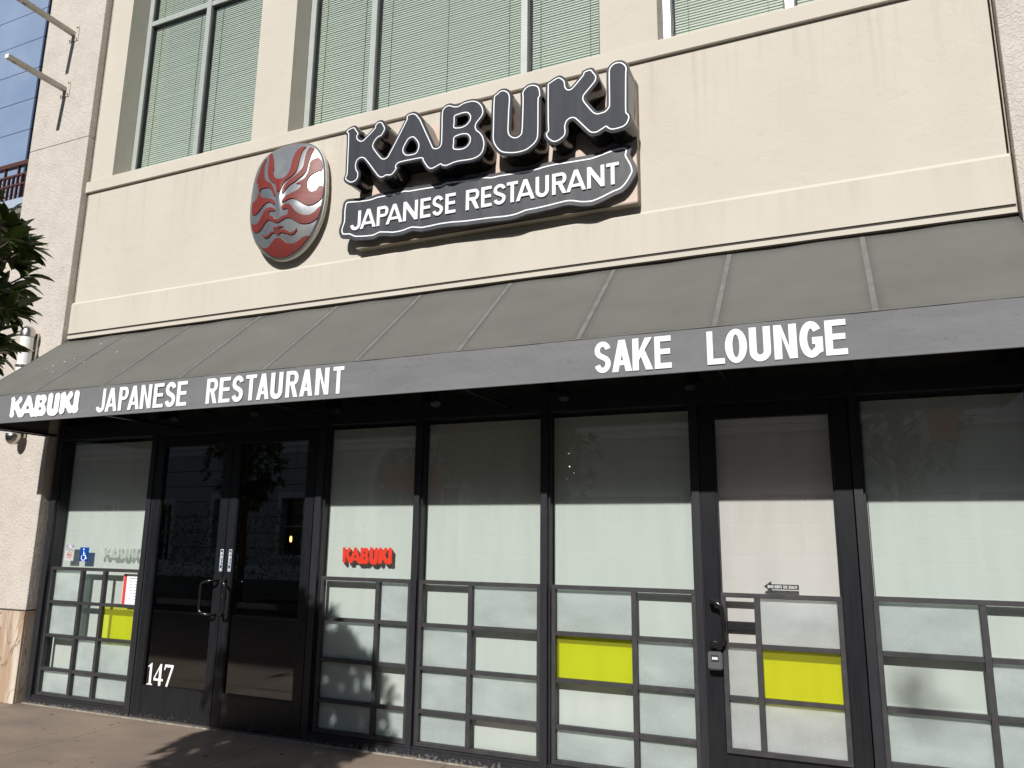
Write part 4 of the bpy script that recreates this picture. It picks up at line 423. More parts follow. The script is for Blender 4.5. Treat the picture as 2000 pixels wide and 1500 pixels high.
# upper windows ------------------------------------------------
def upper_window(x0, x1, mulls, al, tr=7.40):
    w_ = obj_empty('upper_window', ((x0+x1)/2,.22,SILL), bld)
    fy0, fy1 = .215, .30; t = .062
    B('sill', 'band', (x0+.001,x1-.001,.001,.34,SILL+.0125,SILL+.03), w_)
    z0 = SILL+.031
    for a in (x0+.002, x1-.002-t): B('side_frame', al, (a,a+t,fy0,fy1,z0,HEAD-.002), w_, bevel=.002)
    B('bottom_frame', al, (x0+.002+t,x1-.002-t,fy0+.003,fy1,z0,z0+t+.05), w_, bevel=.002)
    B('top_frame', al, (x0+.002+t,x1-.002-t,fy0+.003,fy1,HEAD-t,HEAD-.003), w_, bevel=.002)
    for mx_ in mulls: B('mullion', al, (mx_-t/2,mx_+t/2,fy0-.006,fy1,z0+t+.051,HEAD-t-.001), w_, bevel=.002)
    ed = [x0+.002+t] + sum([[m_-t/2, m_+t/2] for m_ in mulls], []) + [x1-.002-t]
    for i in range(0, len(ed), 2):
        a, b_ = ed[i], ed[i+1]
        B('transom_bar', al, (a+.0005,b_-.0005,fy0+.003,fy1,tr-.03,tr+.03), w_, bevel=.002)
        for k, (c, d) in enumerate(((z0+t+.0515,tr-.0305),(tr+.0305,HEAD-t-.0005))):
            # dark glazing rebate, pane and blind
            bm = bmesh.new(); g = .012
            box(bm, a+.0006,a+g,fy0+.022,fy1-.001,c,d); box(bm, b_-g,b_-.0006,fy0+.022,fy1-.001,c,d)
            box(bm, a+g+.0004,b_-g-.0004,fy0+.022,fy1-.001,c,c+g); box(bm, a+g+.0004,b_-g-.0004,fy0+.022,fy1-.001,d-g,d)
            obj('glazing_gasket', bm, 'gasket', w_)
            B('pane', 'winglass', (a+g+.001,b_-g-.001,fy0+.040,fy0+.046,c+g+.001,d-g-.001), w_)
            bm = bmesh.new(); z = c+.002
            bx0, bx1 = a+.026, b_-.016
            while z < d-.01:
                yb = fy0+.056+random.uniform(-.0007,.0007); zj = random.uniform(-.0012,.0012)
                v = [bm.verts.new(p) for p in ((bx0,yb,z),(bx1,yb,z),(bx1,yb+.011,z+.0262+zj),(bx0,yb+.011,z+.0262-zj*.5))]; bm.faces.new(v)
                v2 = [bm.verts.new(p) for p in ((bx0,yb,z),(bx1,yb,z),(bx1,yb+.004,z-.003),(bx0,yb+.004,z-.003))]; bm.faces.new(v2[::-1])
                z += .0250
            obj('blind_slats', bm, 'blind', w_, kind='stuff')
            for cx in (bx0+(bx1-bx0)*.13, bx0+(bx1-bx0)*.87) if bx1-bx0 < 1.2 else (bx0+(bx1-bx0)*.08, bx0+(bx1-bx0)*.5, bx0+(bx1-bx0)*.92):
                B('blind_cord', 'gasket', (cx-.0015,cx+.0015,fy0+.0505,fy0+.0535,c+.003,d-.003), w_)
    return w_
for (a, b_), mu, al in zip(wins, ([-6.115],[-3.905,-2.312],[-.131]), ('alu','alu','alu_white_and_sunlit')):  # sunlit look of the third window's frame is put into a paler colour
    upper_window(a, b_, mu, al)
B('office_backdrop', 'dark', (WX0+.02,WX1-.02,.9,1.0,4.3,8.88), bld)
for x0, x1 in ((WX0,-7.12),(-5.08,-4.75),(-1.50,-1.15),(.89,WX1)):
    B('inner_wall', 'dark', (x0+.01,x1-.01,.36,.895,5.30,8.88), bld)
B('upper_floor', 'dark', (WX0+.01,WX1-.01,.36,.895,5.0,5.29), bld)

# storefront ---------------------------------------------------
TOPZ = 3.555
sf = obj_empty('storefront_frame', (-3.15,0,0), bld)
mull = [(-7.375,-7.300),(-6.045,-5.985),(-4.098,-4.035),(-3.140,-3.088),(-2.062,-2.009),(-.957,-.905),(.052,.106)]
for a, b_ in mull: B('mullion', 'frame', (a,b_,0,.16,.0062,TOPZ), sf, bevel=.002)
B('mullion', 'frame', (1.05,1.095,0,.16,.0062,TOPZ), sf, bevel=.002)
gaps = [(-7.300,-6.045),(-5.985,-4.098),(-4.035,-3.140),(-3.088,-2.062),(-2.009,-.957),(-.905,.052),(.106,1.05)]
for i, (a, b_) in enumerate(gaps):
    door = i in (1, 5); e = .0005
    B('header_beam', 'frame', (a+e,b_-e,.004,.155,2.53 if not door else 2.52,2.68), sf, bevel=.002)
    B('top_beam', 'frame', (a+e,b_-e,.004,.155,3.46,TOPZ-.001), sf, bevel=.002)
    B('transom_pane', 'transom', (a+e,b_-e,.07,.078,2.6805,3.4595), sf)
    if not door:
        B('bottom_sill', 'frame', (a+e,b_-e,.004,.155,.0062,.062), sf, bevel=.002)
        B('sill_step', 'frame', (a+e,b_-e,.012,.10,.0625,.080), sf, bevel=.001)
        # stepped jamb at the left-hand side of each light
        B('jamb', 'frame', (a+e,a+.013,.035,.15,.081,2.529), sf)
        B('jamb', 'frame', (b_-.013,b_-e,.035,.15,.081,2.529), sf)
    else: B('threshold', 'bolt', (a+e,b_-e,.004,.155,.0062,.020), sf, bevel=.002)
# interior shell
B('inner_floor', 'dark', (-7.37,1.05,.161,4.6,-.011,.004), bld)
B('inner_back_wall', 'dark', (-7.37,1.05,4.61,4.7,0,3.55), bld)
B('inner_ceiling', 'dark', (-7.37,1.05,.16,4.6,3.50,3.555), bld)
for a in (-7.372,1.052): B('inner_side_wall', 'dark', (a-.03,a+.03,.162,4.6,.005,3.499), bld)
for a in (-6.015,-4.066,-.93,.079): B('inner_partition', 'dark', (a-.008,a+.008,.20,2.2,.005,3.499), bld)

ROWS = [1.263, .945, .632, .325, .098]      # bar centres
def grille(par, X0, X1, verts, cells, y0, y1, yp, left_post=True, lab='', frost='frost', rows=ROWS):
    h = .0145; g = .0006
    tb, bb = rows[0], rows[-1]
    B('grille_bar', 'grille', (X0,X1,y0,y1,tb-h,tb+h), par, bevel=.0015)
    B('grille_bar', 'grille', (X0,X1,y0,y1,bb-h,bb+h), par, bevel=.0015)
    posts = [(X0,X0+.030)] + [(v_-.018,v_+.018) for v_ in verts] + [(X1-.030,X1)]
    for a, b_ in posts: B('grille_bar', 'grille', (a+.0002,b_-.0002,y0,y1,bb+h+g,tb-h-g), par, bevel=.0015)
    for c in range(len(posts)-1):
        a, b_ = posts[c][1], posts[c+1][0]
        for r in range(1, len(rows)-1): B('grille_bar', 'grille', (a+g,b_-g,y0+.0015,y1,rows[r]-h,rows[r]+h), par, bevel=.0015)
        for r in range(len(rows)-1):
            k = cells[r][c]
            if k == 'c': continue
            z1 = rows[r]-h*.2; z0 = rows[r+1]+h*.2
            aa, bb_ = a-(.014 if c or 1 else 0), b_+.014
            if k == 'f': B('frosted_pane', frost, (aa,bb_,yp,yp+.004,z0,z1), par, label='cloudy frosted pane with painted white sparkles')
            else: B('yellow_pane', 'yellow', (aa,bb_,yp,yp+.003,z0,z1), par, label='bright yellow-green pane')
def bay(i, verts, cells, shade_y, gx0, rows=ROWS, gx1=None):
    a, b_ = gaps[i]; w_ = obj_empty('storefront_window', ((a+b_)/2,.07,.08), bld)
    B('glass_pane', 'clear', (a+.014,b_-.014,.076,.082,.0815,2.5285), w_)
    B('roller_shade', 'shade', (a+.018,b_-.018,shade_y,shade_y+.0015,.085,2.50), w_)
    grille(w_, gx0, gx1 or b_-.001, verts, cells, .018, .056, .060, rows=rows)
    bm = bmesh.new(); tube(bm, [(a+.024,shade_y-.008,2.5),(a+.0235,shade_y-.008,.9)], .0028, 6); obj('shade_chain', bm, 'steel', w_)
    return w_
bay(0, [-6.818,-6.512], ['fcc','fcy','cff','fff'], .150, -7.255)
bay(2, [-3.450], ['cf','ff','fc','ff'], .108, -4.000)
bay(3, [-2.630], ['cf','fc','ff','fc'], .108, -3.070)
bay(4, [-1.380], ['fc','yf','cf','ff'], .108, -1.980)
bay(6, [.688], ['fc','cf','ff','ff'], .108, .112)

def plate_glass_door(x0, x1, glassm, hinge, bottom=.28, gz=2.41, sl_=.088, sr=.088, y0=.006, y1=.050):
    fr = 'door_frame'; d = obj_empty('door', ((x0+x1)/2,.03,.02), bld); z0, z1 = .024, 2.515
    B('stile', fr, (x0,x0+sl_,y0,y1,z0,z1), d, bevel=.002); B('stile', fr, (x1-sr,x1,y0,y1,z0,z1), d, bevel=.002)
    B('bottom_rail', fr, (x0+sl_+.0004,x1-sr-.0004,y0+.0015,y1,z0,bottom), d, bevel=.002)
    B('top_rail', fr, (x0+sl_+.0004,x1-sr-.0004,y0+.0015,y1,gz,z1), d, bevel=.002)
    B('glass_pane', glassm, (x0+sl_+.001,x1-sr-.001,.030,.036,bottom+.001,gz-.001), d)
    for a, b_, c, e in ((x0+sl_+.0006,x0+sl_+.011,bottom+.0005,gz-.0005),(x1-sr-.011,x1-sr-.0006,bottom+.0005,gz-.0005),(x0+sl_+.0115,x1-sr-.0115,bottom+.0005,bottom+.010)):
        B('glazing_bead', fr, (a,b_,y0+.006,.029,c,e), d)
    return d
def dpull(name, x, zt, zb, reach, out, par, m='black_metal', r=.0125):
    """D-shaped pull handle: two posts on the stile and an offset grip"""
    bm = bmesh.new()
    path = [(x,.004,zt),(x,-out*.5,zt),(x+reach*.12,-out*.92,zt-.004),(x+reach*.6,-out,zt-.010),(x+reach*.92,-out,zt-.028),(x+reach,-out,zt-.06),
            (x+reach,-out,zb+.06),(x+reach*.92,-out,zb+.028),(x+reach*.6,-out,zb+.010),(x+reach*.12,-out*.92,zb+.004),(x,-out*.5,zb),(x,.004,zb)]
    tube(bm, path, r, 12); return obj(name, bm, m, par, smooth=True)
d1 = plate_glass_door(-5.960,-5.043, 'door_dark', 0)
d2 = plate_glass_door(-5.036,-4.112, 'door_dark', 1)
B('door_frame_strip', 'frame', (-5.984,-5.966,.010,.15,.021,2.519), sf, bevel=.002)
B('door_frame_strip', 'frame', (-4.106,-4.0985,.010,.15,.021,2.519), sf)
dpull('handle', -5.085, 1.215, .925, -.115, .072, d1)
dpull('handle', -4.990, 1.215, .925, .062, .072, d2)
bm = bmesh.new(); tube(bm, [(-5.000,.006,1.086),(-5.000,-.010,1.086)], [.016,.014], 20); tube(bm, [(-5.000,-.0101,1.086),(-5.000,-.0125,1.086)], .006, 12)
obj('lock_cylinder', bm, 'brass', d2, smooth=False)
B('lock_plate', 'black_metal', (-5.020,-4.978,-.001,.0055,1.055,1.118), d2, bevel=.002)
for dd, cx in ((d1,-5.5),(d2,-4.55)):
    B('push_bar', 'frame', (cx-.37,cx+.37,.075,.105,.98,1.03), dd, bevel=.004)

# single door with its own grille
d3 = plate_glass_door(-.898,.046, 'clear_door', 1, bottom=.292, gz=2.415, sl_=.100, sr=.104)
B('roller_shade', 'shade_door', (-.80,-.055,.088,.0895,.28,2.43), d3)
grille(d3, -.790, -.062, [-.566], ['cf','fy','ff'], -.022, .004, .008, rows=[1.255,.945,.625,.312], frost='frost_door')
B('push_bar', 'frame', (-.80,-.055,.045,.078,1.030,1.085), d3, bevel=.004)
dpull('handle', -.850, 1.215, .935, .075, .078, d3, r=.0155)
B('door_frame_strip', 'frame', (-.9045,-.8995,.010,.15,.021,2.519), sf)

# stickers and lettering on the doors --------------------------
def pull_sticker(cx, label):
    t = thing('pull_sticker', (cx,.0,1.29), label, 'sticker', 'PULL stickers on the double door')
    B('backing', 'white_print', (cx-.0165,cx+.0165,.0046,.0058,1.292,1.478), t)
    B('inner_field', 'navy', (cx-.0135,cx+.0135,.0040,.0045,1.296,1.474), t)
    for k, c in enumerate('PULL'):
        SH('letter', 'white', put(glyph(c,.017,.024,.0052), cx-.0085, 1.436-.0275*k-.008), .0030, .0039, t)
    SH('small_mark', 'white', [rect(cx-.006,cx+.006,1.300,1.316)], .0030, .0039, t)
pull_sticker(-5.066, 'narrow upright PULL sticker on the left leaf of the black double door')
pull_sticker(-4.970, 'narrow upright PULL sticker on the right leaf of the black double door')

num = thing('house_number', (-5.68,.03,.276), 'white number 147 low on the glass of the left double door', 'house number')
def serif1(): return [[(.0,0),(.072,0),(.072,.010),(.052,.018),(.052,.19),(.045,.19),(.004,.160),(.004,.152),(.026,.160),(.026,.018),(.0,.010)]]
def four(): return [[(.060,0),(.088,0),(.088,.045),(.112,.045),(.112,.064),(.088,.064),(.088,.188),(.070,.188),(.0,.066),(.0,.045),(.060,.045)], [(.060,.064),(.060,.150),(.014,.064)]]
def seven(): return [[(.030,0),(.052,0),(.108,.170),(.108,.188),(.008,.188),(.0,.140),(.008,.140),(.022,.166),(.084,.166)]]
for g_, x in ((serif1(),-5.838),(four(),-5.757),(seven(),-5.640)): SH('numeral', 'white', put(g_, x, .284), .0285, .0295, num)

def text_row(par, text, x0, x1, z0, z1, s, y0, y1, m, mirror=None, gap=.22):
    """letters of one height set in a row between x0 and x1"""
    wid = {'I':.45,'E':.86,'L':.82,'J':.8,' ':.62}; ws = [wid.get(c, 1) for c in text]; tot = sum(ws)+gap*(len(text)-1); u = (x1-x0)/tot; x = x0
    for c, w_ in zip(text, ws):
        if c != ' ':
            gl = glyph(c, w_*u, z1-z0, min(s, w_*u*.4))
            if gl: SH('letter', m, put(gl, x, z0, mirror), y0, y1, par)
        x += (w_+gap)*u
ar = thing('arrow_sticker', (-.41,.03,1.28), 'black arrow sticker reading PLEASE USE OTHER DOOR in reverse on the single door', 'sticker')
SH('arrow', 'ink_black', [[(-.310,1.299),(-.310,1.330),(-.475,1.330),(-.475,1.349),(-.523,1.3145),(-.475,1.280),(-.475,1.299)]], .0290, .0296, ar)
text_row(ar, 'PLEASE USE OTHER DOOR', -.492, -.3145, 1.3055, 1.3235, .0022, .0280, .0286, 'white', mirror=None)
for o in [c for c in ar.children if c.name.startswith('letter')]:      # printed to be read from inside: mirror each letter about the strip centre
    for vtx in o.data.vertices: vtx.co.x = 2*(-.4068)-vtx.co.x
    o.data.flip_normals()

# lock box hanging on the handle
lb = thing('key_lock_box', (-.835,-.06,.80), 'small grey combination lock box hanging from the single door handle', 'lock box')
bm = bmesh.new(); box(bm, -.878,-.788,-.080,-.042,.795,.905); bmesh.ops.bevel(bm, geom=[e for e in bm.edges], offset=.008, segments=3, affect='EDGES')
o = obj('box_body', bm, 'lock_grey', lb)
B('dial_window', 'ink_black', (-.855,-.811,-.0825,-.0801,.845,.885), lb, bevel=.001)
for k in range(4): B('dial', 'white', (-.849+k*.0088,-.8425+k*.0088,-.0845,-.0826,.858,.874), lb)
bm = bmesh.new(); tube(bm, [(-.862,-.062,.900),(-.862,-.062,.945),(-.855,-.062,.962),(-.840,-.062,.968),(-.826,-.062,.962),(-.819,-.062,.945),(-.819,-.062,.900)], .0045, 8); obj('shackle', bm, 'black_metal', lb, smooth=True)

# window lettering -------------------------------------------------
allk = [KAB, LETTER_U, KI]
xa = min(p[0] for l in allk for p in l); xb = max(p[0] for l in allk for p in l); za = min(p[1] for l in allk for p in l); zb_ = max(p[1] for l in allk for p in l)
def kabuki_loops(x0, x1, z0, z1, fat, hfat):
    fx = lambda l: [(x0+fat+(x-xa)/(xb-xa)*(x1-x0-2*fat), z0+fat+(z-za)/(zb_-za)*(z1-z0-2*fat)) for x, z in l]
    return [( [offset(fx(KAB), fat)] + [offset(fx(h), -hfat) for h in KAB_HOLES] ), [offset(fx(LETTER_U), fat)], [offset(fx(KI), fat)]]
def kabuki_word(par, m, x0, x1, z0, z1, fat, hfat, y0, y1, nm='letters'):
    for l in kabuki_loops(x0,x1,z0,z1,fat,hfat): SH(nm, m, [q for q in l if len(q) > 3], y0, y1, par)
wl = thing('window_lettering', (-3.6,.075,1.36), 'red KABUKI lettering with its painted cast shadow on the window beside the double door', 'lettering')
def fat_word(par, data, m, x, z, sx, sz, y0, y1, nm='letters'):
    for G in data: SH(nm, m, [[(x+a*sx, z+b_*sz) for a, b_ in l] for l in G], y0, y1, par)
fat_word(wl, FAT_SMALL, 'painted_shadow', -3.826,1.364,1,1,.0745,.0752,'letter_shadow')  # the decal's cast shadow, painted in as a dark offset copy
fat_word(wl, FAT_SMALL, 'red', -3.841,1.380,1,1,.0735,.0742)
wl2 = thing('window_lettering', (-6.4,.075,1.36), 'faint white KABUKI lettering on the leftmost window above the grille', 'lettering')
fat_word(wl2, FAT_SMALL, 'white_film', -6.700,1.372,1.12,1.06,.0735,.0742)
# stickers on the leftmost window
ns = thing('no_smoking_sticker', (-7.10,.075,1.33), 'white no smoking sticker with red circle on the leftmost window', 'sticker')
B('backing', 'pale_film', (-7.161,-7.032,.0748,.0754,1.335,1.497), ns)
B('heading_strip', 'ink', (-7.156,-7.037,.0740,.0747,1.462,1.492), ns)
def ring(cx, cz, r0, r1, n=28): return [arc(cx,cz,r1,r1,0,360-360/n,n-1), arc(cx,cz,r0,r0,0,360-360/n,n-1)]
def builtin_text(par, text, x, z, size, y, m, mirror=False):
    cu = bpy.data.curves.new('lettering', 'FONT'); cu.body = text; cu.size = size; cu.offset = size*.02; o = bpy.data.objects.new('t', cu)
    COL.objects.link(o); dg = bpy.context.evaluated_depsgraph_get(); me = bpy.data.meshes.new_from_object(o.evaluated_get(dg)); bpy.data.objects.remove(o)
    bm = bmesh.new(); bm.from_mesh(me); bpy.data.meshes.remove(me)
    for v_ in bm.verts: v_.co = Vector((x+v_.co.x, y, z+v_.co.y))
    return obj('wording', bm, m, par)
builtin_text(ns, 'No', -7.117, 1.4645, .034, .0736, 'white'); builtin_text(ns, 'Smoking', -7.155, 1.436, .030, .0736, 'ink')
SH('prohibition_ring', 'smoke_red', ring(-7.097,1.392,.027,.034), .0738, .0747, ns)
SH('cigarette', 'ink_black', [rect(-7.117,-7.078,1.388,1.397)], .0741, .0747, ns)
SH('slash', 'smoke_red', [ribbon([(-7.117,1.413),(-7.077,1.371)], .007)], .0731, .0737, ns)
ws_ = thing('wheelchair_sticker', (-6.89,.075,1.33), 'blue wheelchair access sticker on the leftmost window', 'sticker')
B('blue_field', 'blue_sign', (-6.953,-6.825,.0748,.0754,1.335,1.468), ws_)
cx, cz = -6.893, 1.372
SH('wheel', 'white', [ribbon(arc(cx,cz,.028,.028,140,385,20), .008)], .0738, .0747, ws_)
SH('figure', 'white', [ribbon([(cx-.003,1.432),(cx-.001,1.394),(cx+.026,1.392),(cx+.040,1.362),(cx+.050,1.366)], .009)], .0730, .0737, ws_)
SH('arm', 'white', [ribbon([(cx-.002,1.412),(cx+.022,1.411)], .007)], .0722, .0729, ws_)
SH('head', 'white', [arc(cx-.005,1.449,.009,.009,0,345,23)], .0738, .0747, ws_)
pp = thing('opening_hours_sheet', (-6.21,.07,.94), 'white opening hours sheet with red strip behind the bars of the leftmost window', 'notice')
B('sheet', 'paper', (-6.312,-6.060,.0745,.0755,.955,1.232), pp)
B('red_strip', 'paper_red', (-6.308,-6.268,.0738,.0744,.958,1.228), pp)
B('heading_line', 'ink', (-6.235,-6.085,.0738,.0744,1.188,1.196), pp)
for k in range(7):
    z = 1.160-k*.026; B('text_line', 'ink', (-6.228,-6.196,.0738,.0744,z,z+.006), pp); B('text_line', 'ink', (-6.165-.002*(k%3),-6.095,.0738,.0744,z,z+.006), pp)

# interior bits seen through the dark doors
fm = B('pale_floor_patch', 'opp_white', (-4.96,-3.95,1.20,1.62,.0045,.012)); tag(fm, 'pale floor patch just inside the right leaf of the double door', 'floor mat')  # pale flat rectangle on the inner floor
px_, py_ = -5.63, 1.6
pl_ = thing('pendant_lamp', (px_,py_,1.5), 'small lit amber lamp glowing inside behind the double door glass', 'lamp')
bm = bmesh.new(); lathe(bm, [(0,1.60),(.008,1.597),(.013,1.58),(.013,1.55),(.008,1.535),(0,1.532)], px_, py_, 14); obj('lamp_globe', bm, 'amber', pl_, smooth=True)
bm = bmesh.new(); lathe(bm, [(.0,1.70),(.03,1.69),(.06,1.625),(.055,1.622),(.0,1.66)], px_, py_, 16); obj('lamp_shade', bm, 'black_metal', pl_)
bm = bmesh.new(); tube(bm, [(px_,py_,1.70),(px_,py_,3.49)], .006, 6); obj('lamp_cord', bm, 'black_metal', pl_)

# ------------------------------------------------------------ piers with stone base
def pier(x0, x1, label, lit_side):
    p = thing('stucco_pier', ((x0+x1)/2,0,0), label, 'pier', 'stucco piers framing the restaurant front')
    yf = -.08
    def blk(z0, z1, nm, m, dx=0):
        bm = bmesh.new(); box(bm, x0-dx, x1+dx, yf-dx, .9, z0, z1); return obj(nm, bm, m, p, bevel=.004)
    blk(.862, 5.914, 'shaft', 'pier'); blk(5.920, 9.4, 'upper_shaft', 'pier')
    B('control_joint', 'rust', (x0+.004,x1-.004,yf+.006,.88,5.9145,5.9195), p)
    B('core', 'joint', (x0+.02,x1-.02,yf+.02,.85,.0,.861), p)
    B('stone_cap_line', 'joint', (x0+.003,x1-.003,yf+.003,.89,.850,.8615), p)
    # marble panels on the front and on the return
    w_ = (x1-x0)
    xs_ = [x0, x0+w_*.36, x0+w_*.72, x1]
    for a, b_ in zip(xs_, xs_[1:]):
        B('stone_panel', 'stone', (a+.001,b_-.001,yf-.004,yf+.018,.001,.849), p, bevel=.0015)
    xr = x1 if lit_side > 0 else x0
    B('stone_panel', 'stone', (xr-.016 if lit_side > 0 else xr,xr if lit_side > 0 else xr+.016,yf+.0185,.60,.001,.849), p, bevel=.0015)
    return p
pier(-8.385, -7.412, 'tall stucco pier left of the storefront with a tube lamp and marble base', 1)
pier(1.108, 2.08, 'rough stucco pier at the right end of the cream wall beside the awning', -1)

# ------------------------------------------------------------ awning
aw = thing('awning', (-3.15,-.45,2.56), 'long grey green canvas awning with white lettering across the storefront', 'awning')
AX0, AX1 = -7.425, 1.092; AYT, AZT, AYF, AZF, AZB = -.034, 3.572, -.900, 2.818, 2.562
seams = [-6.53,-5.672,-4.803,-3.953,-3.116,-2.302,-1.463,-.629,.219]
edges = [AX0]+seams+[AX1]
def slope_pt(x, t, a, b_):
    u = (x-a)/(b_-a); sag = .020*math.sin(math.pi*u)*math.sin(math.pi*min(1,max(0,t)))+.005*math.sin(7*u+3*t+a)*math.sin(math.pi*u)
    y = AYT+(AYF-AYT)*t; z = AZT+(AZF-AZT)*t
    return Vector((x, y+sag*.65, z-sag*.75))
NRM = Vector((0,-.655,.755))
for a, b_ in zip(edges, edges[1:]):
    bm = bmesh.new(); nx, nz_ = 10, 10
    top = [[bm.verts.new(slope_pt(a+.0008+(b_-a-.0016)*i/nx, j/nz_, a, b_)) for i in range(nx+1)] for j in range(nz_+1)]
    bot = [[bm.verts.new(v.co - NRM*.0025) for v in row] for row in top]
    for j in range(nz_):
        for i in range(nx):
            bm.faces.new((top[j][i],top[j+1][i],top[j+1][i+1],top[j][i+1])); bm.faces.new((bot[j][i],bot[j][i+1],bot[j+1][i+1],bot[j+1][i]))
    for j in range(nz_):
        bm.faces.new((top[j][0],bot[j][0],bot[j+1][0],top[j+1][0])); bm.faces.new((top[j][nx],top[j+1][nx],bot[j+1][nx],bot[j][nx]))
    for i in range(nx):
        bm.faces.new((top[0][i],top[0][i+1],bot[0][i+1],bot[0][i])); bm.faces.new((top[nz_][i],bot[nz_][i],bot[nz_][i+1],top[nz_][i+1]))
    obj('canvas_panel', bm, 'fabric', aw, smooth=True)
for x in seams:
    bm = bmesh.new(); A = Vector((x,AYT,AZT)); Bv = Vector((x,AYF,AZF)); h = Vector((.0155,0,0)); v = []
    for P in (A+(Bv-A)*.004, Bv-(Bv-A)*.004):
        for s_ in (-1,1):
            for k in (.0003,.0022): v.append(bm.verts.new(P+h*s_+NRM*k))
    for q in ((0,1,3,2),(4,6,7,5),(0,4,5,1),(2,3,7,6),(1,5,7,3),(0,2,6,4)): bm.faces.new([v[i] for i in q])
    obj('seam', bm, 'seam', aw)
bm = bmesh.new(); n = 80
fr_ = []
for i in range(n+1):
    x = AX0+(AX1-AX0)*i/n; wv = .0022*math.sin(i*1.7)+.0018*math.sin(i*.63)
    fr_.append([bm.verts.new((x, AYF-.003+wv*.5, AZF+.004)), bm.verts.new((x, AYF-.003+wv, (AZF+AZB)/2)), bm.verts.new((x, AYF-.003+wv*.7, AZB+.0008*math.sin(i*.9)))])
for a, b_ in zip(fr_, fr_[1:]):
    for k in range(2): bm.faces.new((a[k],b_[k],b_[k+1],a[k+1]))
g_ = bmesh.ops.extrude_face_region(bm, geom=bm.faces[:]); bmesh.ops.translate(bm, verts=[e for e in g_['geom'] if isinstance(e, bmesh.types.BMVert)], vec=(0,.0035,0))
obj('valance', bm, 'valance', aw, smooth=False)
B('hem', 'valance', (AX0,AX1,AYF-.0075,AYF+.003,AZB-.004,AZB+.010), aw, bevel=.002)
bm = bmesh.new(); tube(bm, [(AX0,AYF-.003,AZF+.001),(AX1,AYF-.003,AZF+.001)], .0042, 8); obj('top_piping', bm, 'seam', aw)
for x0, x1 in ((AX0-.002,AX0+.0005),(AX1-.0005,AX1+.002)):
    bm = bmesh.new(); pr = [(AYF,AZB),(AYF,AZF),(AYT,AZT),(AYT,AZB)]
    v = [bm.verts.new((x, y, z)) for x in (x0,x1) for y, z in pr]
    for q in ((3,2,1,0),(4,5,6,7),(0,1,5,4),(1,2,6,5),(2,3,7,6),(3,0,4,7)): bm.faces.new([v[i] for i in q])
    obj('end_panel', bm, 'fabric', aw)
bm = bmesh.new()
tube(bm, [(AX0+.01,AYF+.022,AZB+.022),(AX1-.01,AYF+.022,AZB+.022)], .0125, 8); tube(bm, [(AX0+.01,AYF+.026,AZF-.012),(AX1-.01,AYF+.026,AZF-.012)], .0125, 8); tube(bm, [(AX0+.01,AYT-.002,AZT-.032),(AX1-.01,AYT-.002,AZT-.032)], .0125, 8)
for x in [AX0+.02]+seams[1::2]+[AX1-.02]:
    tube(bm, [(x,AYT-.01,AZT-.045),(x,AYF+.04,AZF-.02)], .0125, 8); tube(bm, [(x,AYF+.022,AZF-.02),(x,AYF+.022,AZB+.02)], .0125, 8); tube(bm, [(x,-.005,AZB+.022),(x,AYF+.022,AZB+.022)], .0125, 8)
obj('awning_frame', bm, 'black_metal', aw)
YV = AYF-.0092
def val_word(lst, sc):
    for c, x0, x1 in lst:
        w_ = x1-x0; SH('letter', 'white_print', put(glyph(c, w_, .197, min(.044*sc, w_*.34) if c not in 'AKR' else min(.042*sc, w_*.31), .033*sc), x0, 2.5915), YV, YV+.0012, aw)
val_word(VAL1, .86); val_word(VAL2, 1.0)
fat_word(aw, FAT_WIDE, 'white_print', -6.790, 2.590, 1, 1, YV, YV+.0012)
bm = bmesh.new(); random.seed(3)
for k in range(9):
    x = -6.95+random.random()*.9; t = .15+random.random()*.5; p = Vector((x,AYT+(AYF-AYT)*t,AZT+(AZF-AZT)*t))+NRM*.002
    r = .003+.005*random.random(); tx = Vector((1,0,0)); ty = Vector((0,-.755,-.655))
    bm.faces.new([bm.verts.new(p+tx*r*math.cos(a)*1.5+ty*r*math.sin(a)) for a in (0,1.05,2.1,3.14,4.2,5.2)])
obj('bird_droppings', bm, 'white_print', aw, kind='stuff')

# ------------------------------------------------------------ KABUKI sign
sg = thing('restaurant_sign', (-2.5,-.04,4.05), 'large black channel letter KABUKI sign over a JAPANESE RESTAURANT plate on a cream board', 'sign')
bm = bmesh.new(); box(bm, -3.748,-1.262,-.084,-.0005,4.062,5.06); obj('backing_board', bm, 'board', sg, bevel=.002)
B('board_edge', 'board_edge', (-3.752,-1.258,-.088,-.0015,4.048,4.0615), sg, bevel=.002)
B('board_edge', 'board_edge', (-1.2612,-1.2545,-.088,-.0015,4.0622,5.062), sg, bevel=.002)
def channel(loops, nm, yf, yb, rim, stroke):
    o_ = offset(loops[0], rim); hs = [offset(h, -rim) for h in loops[1:]]
    L0 = [o_]+hs
    ret = SH(nm, 'letter_side', L0, yf+.018, yb, sg)
    L1 = [offset(o_, -.0004)]+[offset(h, .0004) for h in hs]
    SH('trim_cap', 'letter_trim', [offset(loops[0], rim+.003)]+[offset(h, -rim-.003) for h in loops[1:]], yf+.004, yf+.0178, ret)
    SH('face', 'sign_face', [offset(loops[0], rim-.004)]+[offset(h, -(rim-.004)) for h in loops[1:]], yf, yf+.0038, ret)
    for l in loops:
        SH('white_outline', 'white', [offset(l, stroke), offset(l, -stroke)], yf-.0035, yf-.0003, ret)
    return ret
channel([KAB]+KAB_HOLES, 'channel_letters', -.285, -.086, .0215, .0043)
channel([LETTER_U], 'channel_letters', -.285, -.086, .0215, .0043)
channel([KI], 'channel_letters', -.285, -.086, .0215, .0043)
pc = SH('name_plate', 'plate_face', [offset(PLATE, .034)], -.148, -.118, sg)
